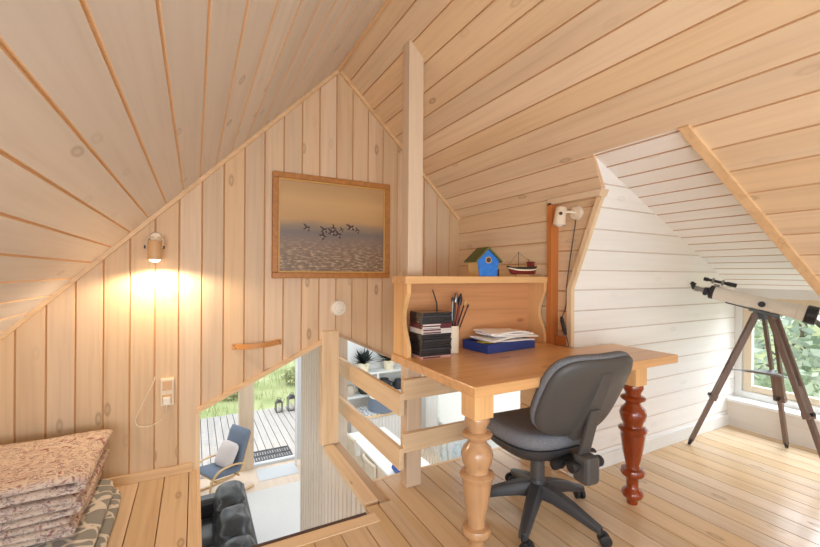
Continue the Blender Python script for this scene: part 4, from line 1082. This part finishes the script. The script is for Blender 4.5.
# armchair on the lower floor (front = -x)
ac = thing('armchair', 'bentwood armchair with blue-grey cushion by the glass door below', 'armchair', (.42, 7.22, LZ), rz=math.radians(28))
ac.scale = (.92, .92, .92)
for sg in (-1, 1):
    y_ = sg*.31
    m_ = MB(); P = smoothpts([(.42,y_,.03),(.20,y_,.025),(-.10,y_,.02),(-.33,y_,.06),(-.40,y_,.22),(-.36,y_,.42),(-.22,y_,.54),(.05,y_,.55),(.22,y_,.50)], 5)
    m_.tube(P, .026, 8, flat=.6, up=(0,0,1)); obj('side_frame', m_, M['bent'], ac, local=True, smooth=60)
m_ = MB()
P = smoothpts([(-.36,0,.40),(-.10,0,.37),(.12,0,.36),(.22,0,.45),(.32,0,.75),(.42,0,1.02)], 5)
for sg in (-1, 1): m_.tube([p_+Vector((0,sg*.24,-.03)) for p_ in P], .018, 8)
for i in (2, 10, 18, 24): m_.tube([P[i]+Vector((0,-.32 if i < 12 else -.24,-.03)), P[i]+Vector((0,.32 if i < 12 else .24,-.03))], .016, 8)
obj('seat_frame', m_, M['bent'], ac, local=True, smooth=60)
m_ = MB()
def cushf(u, v):
    i = u*(len(P)-1); k = int(i); k = min(k, len(P)-2); c_ = P[k].lerp(P[k+1], i-k)
    t_ = (P[min(k+2, len(P)-1)]-P[max(k-1, 0)]).normalized(); nrm = Vector((-t_.z, 0, t_.x))
    a_ = 2*PI*v; sp = lambda q_, p_: math.copysign(abs(q_)**p_, q_)
    ed = min(1, min(u, 1-u)*12+.15); seg = 1+.12*abs(math.sin(u*PI*6))
    return c_ + Vector((0, .27*sp(math.cos(a_), .35), 0)) + nrm*(.05+.052*sp(math.sin(a_), .6)*ed*seg)
m_.grid(cushf, 40, 20, cv=True, caps=True); obj('seat_cushion', m_, M['denim'], ac, local=True, smooth=180)
pw = MB(); Mp = Matrix.Rotation(math.radians(28), 3, 'Z') @ Matrix.Rotation(math.radians(-62), 3, 'Y')
pw.ball((.42+.06, 7.22+.0, LZ+.60), .20, .21, .08, 14, 28, e=.8, e2=.45, M=Mp)
tag(obj('throw_pillow', pw, M['pale_pillow'], smooth=180), 'pale square pillow on the blue-grey armchair below', 'pillow')
# sofa (back to the right, front = -x)
sf = thing('sofa', 'black leather sofa on the lower floor below the stair opening', 'sofa', (.20, 4.6, LZ))
SXR = .63; SY1 = 5.95; SY0 = 3.7
m_ = MB(); m_.box(-.44, SXR-.10, SY0+.2, SY1-.2, LZ+.06, LZ+.30); m_.box(SXR-.14, SXR-.02, SY0+.1, SY1-.08, LZ+.06, LZ+.74); obj('sofa_body', m_, M['leather'], sf, bevel=.03)
for y0, y1 in ((SY1-.22, SY1), (SY0, SY0+.22)):
    m_ = MB(); m_.box(-.46, SXR, y0, y1, LZ+.05, LZ+.66); obj('armrest', m_, M['leather'], sf, bevel=.05)
sw = (SY1-SY0-.44)/3
for k in range(3):
    yc = SY0+.22+sw*(k+.5)
    m_ = MB(); m_.ball((-.04, yc, LZ+.385), .44, sw/2*.99, .10, 14, 28, e=.5, e2=.35); obj('seat_cushion', m_, M['leather'], sf, smooth=180)
    m_ = MB(); 
    def bf(u, v, yc=yc, k=k):
        a_ = -PI/2+PI*u; b_ = 2*PI*v; sp = lambda q_, p_: math.copysign(abs(q_)**p_, q_); ca = sp(math.cos(a_), .5)
        p_ = Vector((.16*ca*sp(math.cos(b_), .7), sw/2*.99*ca*sp(math.sin(b_), .4), .26*sp(math.sin(a_), .6)))
        wr = .016*math.sin(p_.z*38+3*math.sin(p_.y*9+k))*ca + .012*noise.noise(Vector((p_.y*9+k*4, p_.z*9, 0)))
        return Vector((SXR-.24+p_.x+wr+.12*p_.z, yc+p_.y, LZ+.66+p_.z+.02*noise.noise(Vector((p_.y*6+k, p_.x*6, 3)))))
    m_.grid(bf, 24, 36, cv=True); obj('back_cushion', m_, M['leather'], sf, smooth=180)
for x_ in (-.40, SXR-.08):
    for y_ in (SY0+.08, SY1-.08):
        m_ = MB(); m_.lathe([(.02,0),(.025,.07)], (x_, y_, LZ), 12); obj('foot', m_, M['dark'], sf)
# dining tables
def table(name, x0, x1, y0, y1, label):
    o = thing(name, label, 'table', ((x0+x1)/2, (y0+y1)/2, LZ))
    m_ = MB(); m_.box(x0, x1, y0, y1, LZ+.715, LZ+.75); obj('tabletop', m_, M['white_paint'], o, bevel=.005)
    for x_ in (x0+.06, x1-.06):
        for y_ in (y0+.06, y1-.06):
            m_ = MB(); m_.box(x_-.03, x_+.03, y_-.03, y_+.03, LZ, LZ+.715); obj('leg', m_, M['white_paint'], o)
    return o
table('dining_table', 2.42, 3.12, 4.75, 6.75, 'long white dining table seen through the railing, blue bowl on its end')
table('side_table', 3.16, 4.15, 4.55, 5.05, 'white table at the kitchen window with two glass vases on it')
def dchair(loc, rz, label, padded=False):
    o = thing('dining_chair', label, 'chair', loc, rz, group='chairs at the dining tables')
    m_ = MB(); m_.box(-.21, .21, -.20, .21, .43, .455); obj('seat', m_, M['clay'], o, local=True, bevel=.006)
    for x_ in (-.18, .18):
        m_ = MB(); m_.tube([(x_, .18, 0), (x_, .17, .43)], .017, 8); obj('leg', m_, M['clay'], o, local=True)
        m_ = MB(); m_.tube([(x_, -.20, 0), (x_, -.18, .43), (x_*1.05, -.24, .90)], .017, 8); obj('leg', m_, M['clay'], o, local=True)
    m_ = MB(); m_.tube(smoothpts([(-.21,-.225,.90),(-.1,-.255,.915),(.1,-.255,.915),(.21,-.225,.90)]), .024, 8, flat=1.3); obj('top_rail', m_, M['clay'], o, local=True, smooth=60)
    if padded:
        m_ = MB(); m_.ball((0,-.21,.70), .20, .03, .20, 10, 20, e=.5, e2=.4); obj('back_pad', m_, M['grey_paint'], o, local=True, smooth=180)
    else:
        for k in range(7):
            x_ = -.15+.05*k; m_ = MB(); m_.tube([(x_, -.175, .45), (x_*1.05, -.245, .905)], .008, 6); obj('spindle', m_, M['clay'], o, local=True)
    return o
c1 = dchair((2.44, 5.30, LZ), math.radians(-90), 'spindle-back chair at the dining table, nearest the blue bowl')
c2 = dup(c1, (2.50, 6.25, LZ), math.radians(-90), 'spindle-back chair at the far end of the long dining table')
c3 = dup(c1, (3.37, 5.25, LZ), math.radians(180), 'spindle-back chair behind the glass vases')
dchair((3.86, 5.25, LZ), math.radians(180), 'grey padded chair right of the glass vases', True)
m_ = MB(); m_.lathe([(.0,0),(.05,0),(.06,.01),(.12,.05),(.15,.11),(.14,.11),(.10,.05),(0,.02)], (2.60, 5.02, LZ+.75), 26, cap=False); tag(obj('bowl', m_, M['bowl'], smooth=50), 'blue bowl on the near end of the long dining table', 'bowl')
for (x_, y_, s_, lab) in ((3.28, 4.98, 1.0, 'shorter glass vase, left of the two on the white table'), (3.48, 4.90, 1.15, 'taller glass vase, right of the two on the white table')):
    m_ = MB(); m_.lathe([(.0,0),(.07*s_,0),(.075*s_,.02),(.075*s_,.20*s_),(.05*s_,.25*s_),(.05*s_,.29*s_),(.045*s_,.29*s_),(.045*s_,.25*s_),(.068*s_,.195*s_),(.066*s_,.03),(0,.03)], (x_, y_, LZ+.75), 22, cap=False)
    tag(obj('glass_vase', m_, M['clear'], smooth=50), lab, 'vase', 'glass vases on the white table')
# sideboard with drum lampshade
sb = thing('sideboard', 'white slatted sideboard with a wooden top below, seen through the railing', 'sideboard', (3.25, 7.25, LZ))
m_ = MB(); m_.box(2.75, 3.75, 7.0, 7.5, LZ+.06, LZ+.86)
for k in range(14): m_.box(2.78+k*.069, 2.82+k*.069, 6.985, 7.0, LZ+.1, LZ+.84)
obj('cabinet', m_, M['white_paint'], sb)
m_ = MB(); m_.box(2.72, 3.78, 6.96, 7.52, LZ+.86, LZ+.91); obj('top', m_, M['pineX'], sb, bevel=.004)
m_ = MB(); m_.box(2.76, 3.74, 6.975, 7.48, LZ+.912, LZ+.922); tag(obj('patterned_cloth', m_, M['mosaic']), 'blue and white mosaic patterned cloth on the sideboard', 'cloth')
dl = thing('drum_lampshade', 'blue-grey drum shade with a cream top on the patterned cloth', 'lampshade', (3.28, 7.2, LZ+.922))
m_ = MB(); m_.lathe([(.28,0),(.28,.015),(.265,.25),(.258,.25),(.27,.015)], (3.28, 7.2, LZ+.922), 36, cap=False); obj('shade', m_, M['drum'], dl, smooth=40)
m_ = MB(); m_.lathe([(.0,.235),(.260,.235),(.260,.245),(0,.25)], (3.28, 7.2, LZ+.922), 36, cap=False); obj('top_disc', m_, M['creamsh'], dl, smooth=40)
# wall shelf with plants and pots
ws = thing('shelf_unit', 'white two-tier wall shelf far below, behind the railing', 'shelf', (3.2, FW-.15, -2.3))
for z0 in (-2.02, -2.46):
    m_ = MB(); m_.box(2.55, 4.1, FW-.32, FW-.01, z0-.035, z0); obj('board', m_, M['white_paint'], ws)
for x_ in (2.58, 3.32, 4.07):
    m_ = MB(); m_.box(x_-.02, x_+.02, FW-.30, FW-.01, -2.425, -2.055); obj('upright', m_, M['white_paint'], ws)
def leafplant(x, y, z, s_, seed, lab):
    o = thing('potted_plant', lab, 'plant', (x, y, z), group='potted plants on the wall shelf'); rr = random.Random(seed)
    m_ = MB(); m_.lathe([(.06*s_,0),(.08*s_,.12*s_),(.07*s_,.12*s_),(0,.11*s_)], (x, y, z), 16, cap=False); obj('pot', m_, M['creamsh'], o, smooth=40)
    m_ = MB()
    for k in range(60):
        a_ = rr.random()*2*PI; el = rr.uniform(-.2, 1.1); L = rr.uniform(.10, .24)*s_
        d_ = Vector((math.cos(a_)*math.cos(el), math.sin(a_)*math.cos(el)*.6, math.sin(el))); c_ = Vector((x, y, z+.12*s_)); e_ = c_+d_*L; w_ = d_.cross(Vector((.3,.2,1))).normalized()*.035*s_
        m_.add([c_, c_+d_*L*.5+w_, e_, c_+d_*L*.5-w_], [(0,1,2,3)])
    obj('foliage', m_, M['plantd'], o)
leafplant(3.05, FW-.17, -2.02, 1.6, 1, 'leafy dark plant on the top board of the wall shelf, left')
leafplant(3.62, FW-.17, -2.02, 1.6, 2, 'leafy dark plant on the top board of the wall shelf, right')
def pot(x, z, s_, mat, lab, grp='pots and jugs on the wall shelf'):
    m_ = MB(); m_.lathe([(.0,0),(.08*s_,0),(.11*s_,.05*s_),(.11*s_,.13*s_),(.07*s_,.18*s_),(.075*s_,.20*s_),(0,.20*s_)], (x, FW-.17, z), 20, cap=False); m_.tube(smoothpts([(x+.10*s_,FW-.17,z+.05*s_),(x+.17*s_,FW-.17,z+.09*s_),(x+.09*s_,FW-.17,z+.15*s_)]), .012*s_, 6)
    tag(obj('jug', m_, mat, smooth=50), lab, 'jug', grp)
pot(2.75, -2.46, 1.0, M['clay'], 'stoneware jug on the lower board of the wall shelf, leftmost')
pot(3.08, -2.46, 1.2, M['plantd'], 'dark green jug on the lower board of the wall shelf')
pot(3.52, -2.46, 1.25, M['iron'], 'black jug on the lower board of the wall shelf, middle')
pot(3.85, -2.46, 1.0, M['iron'], 'black jug on the lower board of the wall shelf, rightmost')
# curtains
def curtain(y0, y1, z0, z1, lab, seed):
    m_ = MB()
    def f(u, v): return Vector((RWX-.09+.03*math.sin(u*PI*2*((y1-y0)/.11))+.0*seed, y0+(y1-y0)*u, z0+(z1-z0)*v))
    m_.grid(f, 48, 2); m_.grid(lambda u, v: f(u, v)+Vector((.006,0,0)), 48, 2)
    tag(obj('curtain', m_, M['curtain'], smooth=60), lab, 'curtain', 'white curtains at the kitchen windows')
curtain(5.2, 5.62, -3.1, -1.2, 'white curtain at the near edge of the far kitchen window', 1)
curtain(6.55, 6.95, -3.1, -1.2, 'white curtain at the far edge of the far kitchen window', 2)
def blind(y0, y1, z0, z1, lab):
    o = thing('window_blind', lab, 'blind', (RWX-.03, (y0+y1)/2, z0))
    m_ = MB(); m_.box(RWX-.05, RWX-.01, y0, y1, z1-.04, z1); obj('head_rail', m_, M['white_paint'], o)
    m_ = MB(); n_ = int((z1-.04-z0)/.045)
    for k in range(n_):
        zz_ = z0+.02+.045*k; m_.hexa([(RWX-.045,y0,zz_-.018),(RWX-.015,y0,zz_+.014),(RWX-.015,y1,zz_+.014),(RWX-.045,y1,zz_-.018),(RWX-.045,y0,zz_-.016),(RWX-.015,y0,zz_+.016),(RWX-.015,y1,zz_+.016),(RWX-.045,y1,zz_-.016)])
    obj('slats', m_, M['curtain'], o)
blind(3.93, 5.12, -2.58, -1.26, 'white slatted blind in the kitchen window nearest the loft')
blind(5.66, 6.58, -2.88, -1.71, 'white slatted blind in the far kitchen window beside the curtain')
# ---------------------------------------------------------------- outside
t = MB(); t.box(-45, 45, 11.15, 70, LZ-.7, LZ-.5); t.box(4.7, 45, -20, 11.15, LZ-.7, LZ-.5); struct('ground', t, M['meadow'])
def foliage(m_, c, rx, ry, rz, n, ls, rr):
    for k in range(n):
        while True:
            d_ = Vector((rr.uniform(-1,1), rr.uniform(-1,1), rr.uniform(-1,1)))
            if .15 < d_.length < 1: break
        d_ = d_.normalized()*d_.length**.5
        p_ = Vector(c)+Vector((d_.x*rx, d_.y*ry, d_.z*rz))
        a_ = Vector((rr.uniform(-1,1), rr.uniform(-1,1), rr.uniform(-.6,.8))).normalized(); b_ = a_.cross(Vector((rr.uniform(-1,1), rr.uniform(-1,1), rr.uniform(-1,1)))).normalized()
        s_ = ls*rr.uniform(.6,1.3)
        m_.add([p_, p_+a_*s_*.5+b_*s_*.28, p_+a_*s_, p_+a_*s_*.5-b_*s_*.28], [(0,1,2,3)])
def tree(x, y, hgt, r_, seed, mat, lab, n=1600):
    rr = random.Random(seed); g0 = LZ-.5
    o = thing('garden_tree', lab, 'tree', (x, y, g0), group='trees outside the dormer window')
    m_ = MB(); m_.tube(smoothpts([(x,y,g0),(x+.1,y,g0+hgt*.3),(x-.05,y+.1,g0+hgt*.6),(x,y,g0+hgt*.92)]), [.14-.1*i/15 for i in range(16)], 8)
    br = []
    for k in range(9):
        a_ = rr.random()*2*PI; z0 = g0+hgt*rr.uniform(.25,.8); e_ = Vector((x+math.cos(a_)*r_*.8, y+math.sin(a_)*r_*.8, z0+rr.uniform(.2,.9))); br.append(e_)
        m_.tube(smoothpts([(x,y,z0-.3),((x+e_.x)/2,(y+e_.y)/2,z0+.15),tuple(e_)], 4), [.05-.004*i for i in range(9)], 6)
    obj('trunk', m_, M['bark'], o, smooth=60)
    m_ = MB()
    for e_ in br: foliage(m_, e_, r_*.55, r_*.55, r_*.42, n//12, .17, rr)
    foliage(m_, (x,y,g0+hgt*.65), r_, r_, hgt*.33, n//4, .17, rr)
    obj('crown', m_, mat, o)
tree(10.4, 4.3, 5.6, 1.5, 1, M['leaf1'], 'light green bushy tree outside the dormer window, left in the pane')
tree(9.0, 2.35, 4.6, 1.25, 2, M['leaf2'], 'darker green tree outside the dormer window, right in the pane')
tree(15.0, 4.6, 7.0, 2.3, 3, M['leaf2'], 'tall dark tree furthest behind outside the dormer window', 2000)
tree(7.2, 2.75, 2.4, .8, 4, M['leaf1'], 'low pale shrubby tree closest outside the dormer window', 1300)
def shrub(x, y, s_, seed, lab):
    rr = random.Random(seed); m_ = MB(); foliage(m_, (x, y, LZ-.5+.45*s_), .9*s_, .7*s_, .55*s_, 900, .15, rr); tag(obj('shrub', m_, M['leaf3']), lab, 'shrub', 'shrubs beyond the deck')
shrub(1.2, 14.2, .55, 1, 'green shrub just beyond the deck, left of the lanterns')
shrub(3.4, 15.0, .6, 2, 'green shrub beyond the deck behind the lanterns')
shrub(-.2, 15.5, .7, 3, 'green shrub further out beyond the deck, above the armchair')
gr = MB(); rr = random.Random(5)
for k in range(2600):
    x_ = rr.uniform(-5, 7); y_ = rr.uniform(11.3, 19); hgt = rr.uniform(.12, .42); a_ = rr.random()*PI; w_ = .014
    dx, dy = math.cos(a_)*w_, math.sin(a_)*w_; lx, ly = rr.uniform(-.12,.12), rr.uniform(-.12,.12)
    gr.add([(x_-dx,y_-dy,LZ-.5),(x_+dx,y_+dy,LZ-.5),(x_+lx,y_+ly,LZ-.5+hgt)], [(0,1,2)])
tag(obj('meadow_grass', gr, M['leaf3']), 'tall pale meadow grass beyond the deck', 'grass', kind='stuff')

# ---------------------------------------------------------------- light
def area(name, loc, tgt, sx_, sy_, power, col=(1,1,1), spread=PI):
    l = bpy.data.lights.new(name, 'AREA'); l.shape = 'RECTANGLE'; l.size = sx_; l.size_y = sy_; l.energy = power; l.color = col; l.spread = spread
    o = bpy.data.objects.new(name, l); COL.objects.link(o); o.location = Vector(loc)+Vector((0,0,H))
    d_ = Vector(tgt)-Vector(loc); o.rotation_euler = d_.to_track_quat('-Z', 'Y').to_euler()
    return o
world = bpy.data.worlds.new('sky'); scene.world = world; world.use_nodes = True
nt = world.node_tree; bg = nt.nodes['Background']; bg.inputs[0].default_value = (.88,.95,1.0,1); bg.inputs[1].default_value = 1.25
area('rear_fill', (-.1, YB+.05, .1), (.9, 2.7, 0), 1.7, 1.8, 33, (.83,.92,1.0))  # added fill lamp at the open rear end; no window is built there
area('left_slope_fill', (-.66, -.95, -.24), (1.9, 1.6, .1), .8, 1.0, 42, (.84,.92,1.0))  # added fill lamp under the left slope, brightens knee wall and right ceiling
area('dormer_daylight', (WP+.75, 1.0, .55), (2.6, 1.0, -.75), 1.2, 1.3, 95, (.80,.90,1.0))
area('lower_room_daylight', (.6, FW+.5, -.6), (.9, 4.5, -3.4), 2.6, 1.2, 40, (1,.99,.97))
area('kitchen_daylight', (RWX+.6, 5.2, -1.0), (2.4, 5.2, -2.8), 2.2, 1.0, 30, (1,.99,.97))
sl_ = bpy.data.lights.new('spot_bulb', 'SPOT'); sl_.energy = 13; sl_.color = (1,.80,.56); sl_.spot_size = math.radians(168); sl_.spot_blend = .35; sl_.shadow_soft_size = .022
so = bpy.data.objects.new('spot_bulb', sl_); COL.objects.link(so); so.location = L0+ax*.128+Vector((0,-.02,H)); so.rotation_euler = Vector((.05,-.10,-1)).to_track_quat('-Z','Y').to_euler()
su = bpy.data.lights.new('hazy_sun', 'SUN'); su.energy = .7; su.angle = math.radians(25); su.color = (1,.97,.92)
s_o = bpy.data.objects.new('hazy_sun', su); COL.objects.link(s_o); s_o.rotation_euler = Vector((.35,-.25,-1)).to_track_quat('-Z','Y').to_euler()

# ---------------------------------------------------------------- camera
yaw, pitch, roll = math.radians(28.349), math.radians(-.019), math.radians(-.379)
f = Vector((math.sin(yaw)*math.cos(pitch), math.cos(yaw)*math.cos(pitch), math.sin(pitch)))
r = Vector((math.cos(yaw), -math.sin(yaw), 0)); dn = f.cross(r)
r2 = r*math.cos(roll)+dn*math.sin(roll); d2 = dn*math.cos(roll)-r*math.sin(roll)
cam = bpy.data.cameras.new('camera'); cam.sensor_width = 36; cam.lens = 399.2/820*36; cam.clip_start = .05
co = bpy.data.objects.new('camera', cam); COL.objects.link(co)
co.matrix_world = Matrix(((r2.x, -d2.x, -f.x, 0), (r2.y, -d2.y, -f.y, 0), (r2.z, -d2.z, -f.z, H), (0,0,0,1)))
scene.camera = co
scene.view_settings.view_transform = 'Standard'; scene.view_settings.look = 'None'
scene.view_settings.exposure = .40; scene.view_settings.gamma = 1; scene.view_settings.use_curve_mapping = False
scene.cycles.max_bounces = 10; scene.cycles.diffuse_bounces = 6; scene.cycles.transparent_max_bounces = 12
for o in bpy.data.objects:
    if '_w' in o: del o['_w']
